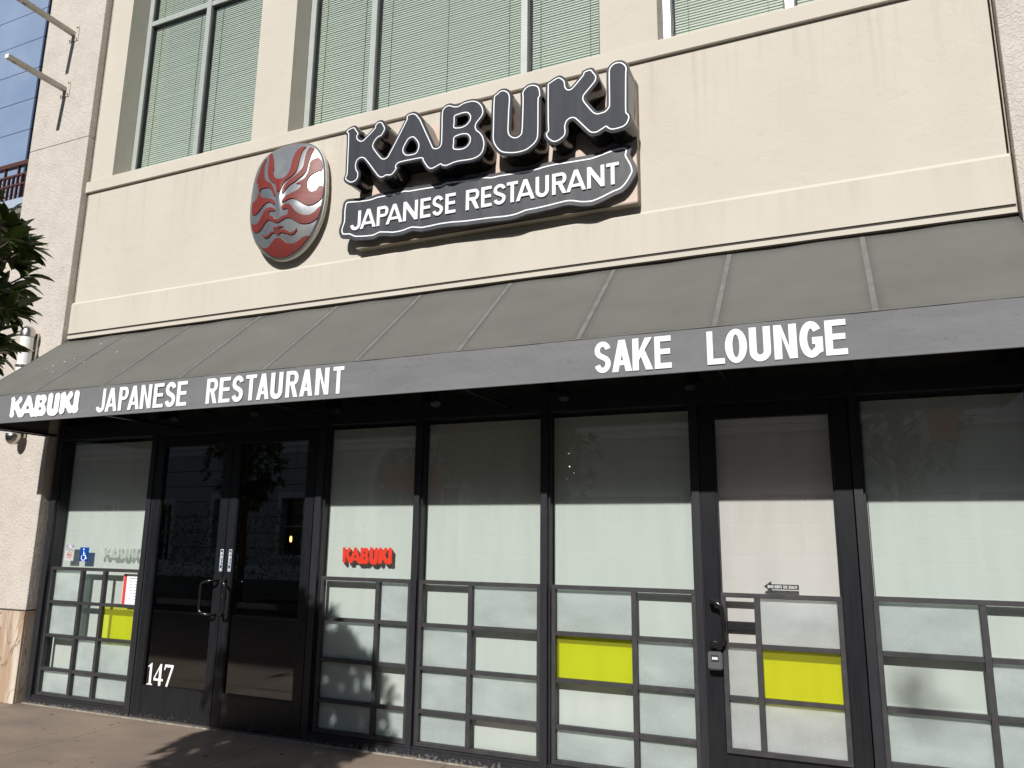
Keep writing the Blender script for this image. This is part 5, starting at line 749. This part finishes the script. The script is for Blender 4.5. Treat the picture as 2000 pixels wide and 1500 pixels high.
SH('white_outline', 'white', [offset(PLATE, .0055), offset(PLATE, -.0055)], -.1515, -.1482, pc)
PW = [('J',-3.774,-3.670),('A',-3.674,-3.515),('P',-3.505,-3.393),('A',-3.413,-3.251),('N',-3.244,-3.104),('E',-3.079,-2.981),('S',-2.964,-2.865),('E',-2.843,-2.748),
 ('R',-2.655,-2.536),('E',-2.517,-2.424),('S',-2.408,-2.302),('T',-2.293,-2.198),('A',-2.212,-2.056),('U',-2.047,-1.937),('R',-1.910,-1.794),('A',-1.794,-1.638),('N',-1.627,-1.492),('T',-1.476,-1.380)]
for c, x0, x1 in PW:
    SH('letter', 'white', put(glyph(c, x1-x0, .173, .0285, .0255), x0, 4.194), -.160, -.1485, pc)
bm = bmesh.new()
for x, z in ((-3.6,4.3),(-3.0,4.3),(-2.2,4.3),(-1.5,4.3),(-1.40,4.17)): tube(bm, [(x,-.085,z),(x,-.1175,z)], .012, 8)
obj('standoff', bm, 'steel', sg)

# ------------------------------------------------------------ mask emblem
mk = thing('mask_emblem', (-4.55,-.07,4.07), 'domed oval steel kabuki mask emblem with red face paint left of the large sign', 'emblem')
MX, MZ = -4.55, 4.66
prof_ = sorted((math.atan2(z-MZ, w_), math.hypot(z-MZ, w_)) for z, w_ in MASK_PROFILE)
def mrad(a):
    if a <= prof_[0][0]: return prof_[0][1]
    for (a0, r0), (a1, r1) in zip(prof_, prof_[1:]):
        if a <= a1: return r0+(r1-r0)*(a-a0)/(a1-a0)
    return prof_[-1][1]
def mask_r(x, z): dx, dz = abs(x-MX), z-MZ; return math.hypot(dx, dz)/mrad(math.atan2(dz, dx))
def dome(x, z): r = min(mask_r(x, z), 1); return -(.10+.085*(1-r**2.6))
bm = bmesh.new(); NR, NA = 26, 96; rings = []
for i in range(NR+1):
    rr = i/NR; ring_ = []
    for k in range(NA):
        a = 2*math.pi*k/NA; c, s_ = math.cos(a), math.sin(a); R_ = mrad(math.atan2(s_, abs(c)))*rr
        x, z = MX+c*R_, MZ+s_*R_
        y = -(.10+.085*(1-rr**2.6))
        # gentle relief: brow, nose and cheeks
        y -= .018*math.exp(-((x-MX)/.035)**2-((z-4.63)/.13)**2) + .010*math.exp(-((abs(x-MX)-.17)/.10)**2-((z-4.52)/.10)**2)*(1-rr**4)
        ring_.append(bm.verts.new((x, y, z)))
        if i == 0: break
    rings.append(ring_)
for i in range(NR):
    a, b_ = rings[i], rings[i+1]
    for k in range(NA):
        if i == 0: bm.faces.new((a[0], b_[k], b_[(k+1)%NA]))
        else: bm.faces.new((a[k], b_[k], b_[(k+1)%NA], a[(k+1)%NA]))
back = [bm.verts.new((v.co.x, -.086, v.co.z)) for v in rings[-1]]
for k in range(NA): bm.faces.new((rings[-1][k], back[k], back[(k+1)%NA], rings[-1][(k+1)%NA]))
obj('steel_face', bm, 'mask_steel', mk, smooth=True)
ol = [(MX+math.cos(2*math.pi*k/NA)*(mrad(math.atan2(math.sin(2*math.pi*k/NA), abs(math.cos(2*math.pi*k/NA))))+.006), MZ+math.sin(2*math.pi*k/NA)*(mrad(math.atan2(math.sin(2*math.pi*k/NA), abs(math.cos(2*math.pi*k/NA))))+.006)) for k in range(NA)]
SH('rim', 'mask_rim', [ol], -.0855, -.045, mk); SH('standoff', 'bolt', [offset(ol, -.05)], -.0449, -.001, mk)
def mdome(x, z):
    rr = min(mask_r(x, z), 1)
    return -(.10+.085*(1-rr**2.6)) - .018*math.exp(-((x-MX)/.035)**2-((z-4.63)/.13)**2) - .010*math.exp(-((abs(x-MX)-.17)/.10)**2-((z-4.52)/.10)**2)*(1-rr**4)
for loop in MASK_RED:
    bm = bmesh.new(); vs = [bm.verts.new((x, 0, z)) for x, z in loop]
    for t in tessellate_polygon([[Vector((x, z, 0)) for x, z in loop]]):
        if len(set(t)) == 3:
            try: bm.faces.new([vs[i] for i in t])
            except ValueError: pass
    for _ in range(4):
        le = [e for e in bm.edges if e.calc_length() > .03]
        if not le: break
        bmesh.ops.subdivide_edges(bm, edges=le, cuts=1); bmesh.ops.triangulate(bm, faces=bm.faces[:])
    bd = [e for e in bm.edges if len(e.link_faces) == 1]
    for v in bm.verts: v.co.y = mdome(v.co.x, v.co.z)-.009
    ex = bmesh.ops.extrude_edge_only(bm, edges=bd)
    for v in ex['geom']:
        if isinstance(v, bmesh.types.BMVert): v.co.y += .014
    obj('red_paint_panel', bm, 'mask_red', mk)

# ------------------------------------------------------------ tube lamp, flag brackets, spot lights
tl = thing('wall_lamp', (-7.80,-.18,2.49), 'steel and white glass tube wall lamp on the left pier partly behind the awning', 'wall lamp')
LX, LY, LR = -7.80, -.185, .072
bm = bmesh.new(); lathe(bm, [(LR,3.63),(LR,3.665),(LR*.9,3.705),(LR*.6,3.732),(0,3.745)], LX, LY, 28); lathe(bm, [(LR,3.63),(0,3.63)], LX, LY, 28); obj('top_cap', bm, 'steel', tl, smooth=True)
bm = bmesh.new(); lathe(bm, [(0,2.485),(LR*.55,2.497),(LR*.88,2.53),(LR,2.57),(LR,2.60),(0,2.60)], LX, LY, 28); obj('bottom_cap', bm, 'steel', tl, smooth=True)
bm = bmesh.new(); lathe(bm, [(0,2.601),(LR*.86,2.601),(LR*.86,3.629),(0,3.629)], LX, LY, 28); obj('glass_tube', bm, 'opal', tl, smooth=False)
for z in (3.48,3.31,3.14,2.97,2.80):
    bm = bmesh.new(); lathe(bm, [(LR*.87,z-.008),(LR*1.08,z-.008),(LR*1.08,z+.008),(LR*.87,z+.008)], LX, LY, 28); obj('ring', bm, 'steel', tl)
B('back_plate', 'steel', (LX-.045,LX+.045,-.113,-.0805,2.56,3.68), tl, bevel=.004)
def bracket(x, z, label):
    t = thing('flag_bracket', (x,-.08,z), label, 'bracket', 'beige flag brackets on the left pier')
    bm = bmesh.new(); box(bm, x-.028,x+.028,-.755,-.0885,z-.026,z+.026); obj('arm', bm, 'beige_metal', t, bevel=.003)
    B('end_cap', 'white', (x-.0275,x+.0275,-.765,-.7555,z-.0255,z+.0255), t, bevel=.002)
    B('slot', 'bolt', (x-.012,x+.012,-.70,-.66,z-.0268,z-.0262), t)
    B('wall_plate', 'beige_metal', (x-.075,x+.075,-.0884,-.0805,z-.095,z+.095), t, bevel=.002)
    for dx in (-.055,.055):
        for dz in (-.072,.072):
            bm = bmesh.new(); tube(bm, [(x+dx,-.0886,z+dz),(x+dx,-.096,z+dz)], .009, 6); obj('bolt', bm, 'bolt', t)
bracket(-7.905, 6.60, 'lower beige flag bracket arm on the left pier')
bracket(-7.885, 7.31, 'upper beige flag bracket arm on the left pier cut by the photo edge')
def spot(x, z, where, tilt):
    t = thing('spot_light', (x,-.2,z), 'small black spot light under the awning '+where, 'spot light', 'black spot lights under the awning')
    bm = bmesh.new(); tube(bm, [(x,-.002,z+.10),(x,-.16,z+.10),(x,-.20,z+.06),(x,-.21,z+.02)], .009, 8); obj('arm', bm, 'black_metal', t)
    bm = bmesh.new(); d = Vector((tilt,-.35,-1)).normalized(); p = Vector((x,-.215,z+.01)); tube(bm, [p-d*.045,p-d*.04,p+d*.05,p+d*.056], [.012,.034,.040,.036], 16); obj('lamp_head', bm, 'black_metal', t)
for x, z, wh, tl_ in ((-5.56,2.66,'above the left leaf of the double door',.5),(-4.62,2.66,'above the right leaf of the double door',.3),(-3.77,2.64,'above the window with red lettering',.2),
                 (-2.85,2.64,'above the window right of the red lettering',.4),(-1.80,2.62,'above the window left of the single door',.1),(-.90,2.64,'at the left edge of the single door',0)):
    spot(x, z, wh, tl_)

# ------------------------------------------------------------ neighbour building far left
nb = thing('neighbour_building', (-12,2,0), 'blue panelled building with brown balcony railing beyond the left pier', 'building')
zs = [0,3.2,4.4]+[5.50+.531*k for k in range(0,12)]
off_ = .20
zz_ = [5.527+.5275*k for k in range(-1,10)]
for a, b_ in zip(zz_, zz_[1:]):
    B('wall_panel', 'blue', (-13.6,-11.02,1.5,1.56,a+.006,b_-.006), nb); 
    B('return_panel', 'blue_shaded', (-11.0195,-10.99,1.503,3.6,a+.006,b_-.006), nb)
B('wall_core', 'joint', (-13.6,-11.022,1.525,3.6,4.0,11), nb)
B('cream_wall', 'band', (-13.6,-8.40,.62,3.0,0,5.50), nb)
B('balcony_slab', 'slab_grey', (-13.6,-8.40,.38,1.49,5.585,5.70), nb); B('slab_underside', 'soffit', (-13.6,-8.40,.40,.615,5.505,5.584), nb)
B('top_rail', 'rail', (-13.6,-8.40,.37,.43,6.15,6.205), nb); B('mid_rail', 'rail', (-13.6,-8.40,.385,.415,6.02,6.045), nb); B('low_rail', 'rail', (-13.6,-8.40,.385,.415,5.89,5.912), nb)
x = -10.6; k = 0
while x < -8.45:
    B('baluster', 'rail', (x,x+.018,.386,.414,5.701,6.0195 if k%3 else 6.149), nb); x += .085; k += 1
for x in (-10.2,-9.72,-9.50,-9.1): B('white_door_frame', 'alu_white_and_sunlit', (x,x+.05,1.40,1.46,5.72,6.35), nb)
B('white_door_head', 'alu_white_and_sunlit', (-10.3,-9.0,1.40,1.46,6.36,6.42), nb)
B('dark_opening', 'dark', (-10.85,-8.40,1.47,1.49,5.71,6.60), nb)

# ------------------------------------------------------------ magnolia tree in front (its shadow falls on the doors)
def leaf_mesh(L=.145, W=.056, fold=.012, curl=.02):
    me = bpy.data.meshes.new('leaf'); v = []; f_ = []; st = [(0,.0),(.10,.35),(.30,.85),(.52,1.0),(.74,.80),(.90,.42),(1,.02)]
    for t, w_ in st:
        zc = -curl*(t**2)
        v += [(-W/2*w_, L*t, zc+fold*w_), (0, L*t, zc), (W/2*w_, L*t, zc+fold*w_)]
    for i in range(len(st)-1):
        a = i*3; f_ += [(a,a+1,a+4,a+3),(a+1,a+2,a+5,a+4)]
    me.from_pydata(v, [], f_); me.materials.append(M['leaf'])
    for p in me.polygons: p.use_smooth = True
    return me
def tree_leaves(centre, rad, ntw, lpt, seed, noise=.18, LL=.145, top_pow=1.0):
    rnd = random.Random(seed); out = []; tw = []
    for _ in range(ntw):
        while True:
            d = Vector((rnd.gauss(0,1), rnd.gauss(0,1), rnd.gauss(0,1)))
            if d.length > .01: break
        d.normalize(); q = rnd.random()**.38
        q *= 1+noise*(math.sin(d.x*5+seed)+math.sin(d.z*7+d.y*4))*.5
        taper = 1-.30*max(0,d.z*q)**2-.45*max(0,-d.z*q)**1.3
        p = Vector((centre[0]+d.x*rad[0]*q*taper, centre[1]+d.y*rad[1]*q*taper, centre[2]+d.z*rad[2]*q))
        ax = (d*.8+Vector((0,0,.25))+Vector((rnd.gauss(0,.3),rnd.gauss(0,.3),rnd.gauss(0,.3)))).normalized(); tw.append((p, ax))
        for k in range(lpt):
            a = 2.4*k+rnd.random(); e = .25+.95*rnd.random()
            u = ax.orthogonal().normalized(); v = ax.cross(u); dr = (ax*math.cos(e)+(u*math.cos(a)+v*math.sin(a))*math.sin(e)); dr.z -= .22*rnd.random(); dr.normalize()
            s_ = dr.cross(Vector((0,0,1)));  s_ = s_.normalized() if s_.length > .05 else Vector((1,0,0))
            nrm = s_.cross(dr).normalized(); s_ = (s_+nrm*rnd.gauss(0,.35)).normalized(); nrm = s_.cross(dr).normalized()
            sc = (.72+.45*rnd.random())*LL/.145
            m4 = Matrix(((s_.x,dr.x,nrm.x,0),(s_.y,dr.y,nrm.y,0),(s_.z,dr.z,nrm.z,0),(0,0,0,1))) @ Matrix.Scale(sc,4)
            m4.translation = p - ax*.05*k/lpt; out.append(m4)
    return out, tw
def merge(name, src, mats, parent, m='leaf', **kw):
    vs, fs = [], []; sv = [v.co.copy() for v in src.vertices]; sf_ = [tuple(p.vertices) for p in src.polygons]
    for m4 in mats:
        b0 = len(vs); vs += [tuple(m4 @ c) for c in sv]; fs += [tuple(b0+i for i in q) for q in sf_]
    me = bpy.data.meshes.new(name); me.from_pydata(vs, [], fs); me.materials.append(M[m])
    me.polygons.foreach_set('use_smooth', [True]*len(fs))
    o = bpy.data.objects.new(name, me); COL.objects.link(o)
    if parent: attach(o, parent)
    for k, v in kw.items(): o[k] = v
    return o
mg = thing('magnolia_tree', (-3.98,-3.66,0), 'leafy dark green magnolia at the left edge in front of the awning', 'tree')
TC, TR = (-3.98,-3.66,2.70), (.92,.84,.86)
lm = leaf_mesh(); ml, tw = tree_leaves(TC, TR, 820, 9, 11, noise=.08, LL=.115)
vis = sorted(ml, key=lambda m4: -(.571*m4.translation.x+.821*m4.translation.y))
near, rest = vis[:290], vis[290:]
for m4 in near:
    o = bpy.data.objects.new('leaf', lm); COL.objects.link(o); attach(o, mg); o.matrix_basis = m4
merge('foliage', lm, rest, mg, kind='stuff')
bm = bmesh.new(); tube(bm, [(-3.98,-3.66,0),(-3.99,-3.65,.7),(-3.96,-3.67,1.5),(-4.0,-3.66,2.2),(-4.01,-3.66,3.0)], [.05,.042,.036,.026,.012], 10); obj('trunk', bm, 'bark', mg, smooth=True)
bm = bmesh.new(); rnd = random.Random(5)
for p, ax in tw[::3]:
    h = min(2.8, max(1.35, p.z-.25-.5*((p.x-TC[0])**2+(p.y-TC[1])**2)**.5)); a = Vector((-3.99,-3.66,h)); mid = a.lerp(p, .55)+Vector((0,0,-.04)); tube(bm, [a,mid,p], [.013,.008,.004], 5, cap=False)
obj('branches', bm, 'bark', mg, smooth=True)

# ------------------------------------------------------------ the other side of the street (seen as reflections)
bed = B('planting_bed', 'mulch', (-14,6,-11.0,-7.12,-.15,-.02), **struct)
B('bed_kerb', 'seal', (-14,6,-7.12,-7.001,-.15,.03), **struct)
bm = bmesh.new(); rnd = random.Random(2)
for k in range(1400):
    x, y = rnd.uniform(-13.5,4), rnd.uniform(-10.8,-7.2); s_ = rnd.uniform(.015,.05); a = rnd.random()*6.28; t1 = Vector((math.cos(a),math.sin(a),rnd.uniform(-.3,.3)))*s_; t2 = Vector((-math.sin(a),math.cos(a),rnd.uniform(-.3,.3)))*s_*.4; c = Vector((x,y,.0+rnd.random()*.02))
    bm.faces.new([bm.verts.new(c+t1+t2), bm.verts.new(c-t1+t2), bm.verts.new(c-t1-t2), bm.verts.new(c+t1-t2)])
obj('mulch_chips', bm, 'mulch', bed, kind='stuff')
B('street_pavement', 'pave', (-40,20,-17.9,-11.0,-.155,-.01), **struct)
def street_tree(x, y, h, r, n, seed, label, m='leaf'):
    t = thing('street_tree', (x,y,0), label, 'tree', 'street trees behind the camera')
    ml_, tw_ = tree_leaves((x,y,h-r*1.25), (r,r,r*1.35), n, 7, seed, LL=.18 if r > .5 else .075)
    merge('foliage', lm, ml_, t, m=m, kind='stuff')
    bm = bmesh.new(); tube(bm, [(x,y,-.02),(x+.04,y,h*.3),(x-.02,y,h*.6),(x,y,h*.9)], [.10,.08,.05,.015], 10)
    for p, ax in tw_[::6]: tube(bm, [(x,y,max(h*.3,p.z-r*.6)),p], [.02,.006], 5, cap=False)
    obj('trunk', bm, 'bark', t, smooth=True)
street_tree(-12.8,-8.6,4.6,1.0,260,21,'dark leafy tree in the bed across the pavement opposite the double door')
street_tree(-5.6,-9.0,4.3,1.05,260,22,'dark leafy tree in the bed opposite the middle windows')
street_tree(.9,-9.4,5.4,1.2,170,23,'thin leafed tree in the bed opposite the right window')
street_tree(1.0,-10.3,8.2,.17,12,24,'tall thin young tree behind the bed whose tip shades the right window')
hg = thing('hedge', (-14,-9.9,0), 'low yellow green hedge lit by the sun at the back of the bed', 'hedge')
rnd = random.Random(9); hm = []
for k in range(2600):
    p = Vector((rnd.uniform(-17.5,-10.6), rnd.uniform(-10.8,-9.9), rnd.uniform(.1,2.3)+.2*math.sin(k)))
    e = Matrix.Rotation(rnd.random()*6.28,4,'Z') @ Matrix.Rotation(rnd.uniform(-1,1),4,'X'); e = e @ Matrix.Scale(.8,4); e.translation = p; hm.append(e)
merge('foliage', lm, hm, hg, m='hedge', kind='stuff')
# bollard
bo = thing('bollard', (-8.2,-6.6,0), 'black cast iron bollard with ball top at the pavement edge', 'bollard')
bm = bmesh.new(); lathe(bm, [(0,0),(.15,0),(.15,.05),(.10,.12),(.075,.18),(.07,.70),(.095,.72),(.095,.76),(.06,.79),(.085,.84),(.085,.90),(.04,.95),(0,.96)], -8.2,-6.6, 20); obj('post', bm, 'black_metal', bo, smooth=True)
# opposite building in its own shade
ob = thing('opposite_building', (-14,-22,0), 'grey stucco building with arched window and white cornices across the street', 'building')
Yb = -18.0
def arch_loop(cx, z0, w_, zsp, n=24): return [(cx-w_/2,z0),(cx+w_/2,z0)] + arc(cx,zsp,w_/2,w_/2,0,180,n)
holes = [arch_loop(-13.8,.6,3.4,3.45), rect(-23,-21.4,.9,3.0), rect(-19.6,-18.0,.9,3.0), rect(-29.6,-28.4,.6,2.8), rect(-26.4,-25.2,.6,2.8), rect(-8.4,-4.6,1.2,2.9), rect(-3.4,1.2,1.2,2.9), rect(3.2,8.2,.9,2.9), rect(-8,-5.6,5.5,7.3), rect(-2.8,-.2,5.5,7.3), rect(-23,-20.6,5.5,7.3),rect(3.2,5.8,5.5,7.3)]
SH('facade', 'opp', [rect(-40,20,-.1,10.4)]+holes, Yb, Yb-.4, ob)
B('inner_dark', 'opp_glass', (-39.9,19.9,Yb-.36,Yb-.30,0,10.3), ob)
B('cornice', 'opp_white', (-40,20,Yb+.001,Yb+.28,4.95,5.2), ob); B('cornice_step', 'opp_white', (-40,20,Yb+.001,Yb+.14,4.72,4.949), ob); B('plinth', 'opp_white', (-40,20,Yb+.001,Yb+.08,-.1,.5), ob); B('roof_cornice', 'opp_white', (-40,20,Yb+.001,Yb+.3,10.1,10.6), ob)
for z in (1.1,1.7,2.3,2.9,3.5,4.1): B('rustication_line', 'joint', (-40,20,Yb+.0005,Yb+.003,z,z+.025), ob)
for h in holes[1:]:
    x0 = min(p[0] for p in h); x1 = max(p[0] for p in h); z0 = min(p[1] for p in h); z1 = max(p[1] for p in h); f_ = obj_empty('window', ((x0+x1)/2,Yb,z0), ob)
    for b_ in ((x0-.15,x0-.001,z0,z1),(x1+.001,x1+.15,z0,z1),(x0-.15,x1+.15,z1+.001,z1+.22),(x0-.2,x1+.2,z0-.12,z0-.001)): B('surround', 'opp_white', (b_[0],b_[1],Yb+.0035,Yb+.09,b_[2],b_[3]), f_)
    B('muntin', 'opp_white', ((x0+x1)/2-.03,(x0+x1)/2+.03,Yb-.29,Yb-.24,z0,z1), f_); B('muntin', 'opp_white', (x0,x1,Yb-.235,Yb-.20,(z0+z1)/2-.03,(z0+z1)/2+.03), f_)
aw2 = obj_empty('arched_window', (-13.8,Yb,3.45), ob); c_ = (-13.8,3.45)
SH('arch_surround', 'opp_white', [arch_loop(c_[0],.6,3.95,3.45), arch_loop(c_[0],.601,3.45,3.45)], Yb+.12, Yb+.0035, aw2)
for rr in (.55,1.15): SH('fan_ring', 'opp_white', [ribbon(arc(c_[0],c_[1],rr,rr,0,180,24), .06)], Yb-.2, Yb-.26, aw2)
for k in range(1,8):
    a = math.pi*k/8; SH('fan_spoke', 'opp_white', [ribbon([(c_[0]+.58*math.cos(a),c_[1]+.58*math.sin(a)),(c_[0]+1.68*math.cos(a),c_[1]+1.68*math.sin(a))], .05)], Yb-.262, Yb-.29, aw2)
B('arch_transom', 'opp_white', (c_[0]-1.7,c_[0]+1.7,Yb-.24,Yb-.18,3.30,3.44), aw2)
for x in (-.85,0,.85): B('muntin', 'opp_white', (c_[0]+x-.03,c_[0]+x+.03,Yb-.29,Yb-.243,.6,3.299), aw2)

SH('red_sign', 'red', [[(2.25,4.3),(2.85,4.3),(2.95,4.75),(2.85,5.15),(2.1,5.15)]], Yb+.40, Yb+.30, ob)
SH('red_sign', 'red', [[(-14.9,3.2),(-12.6,3.0),(-12.5,3.9),(-14.8,4.1)]], Yb+.45, Yb+.40, ob)
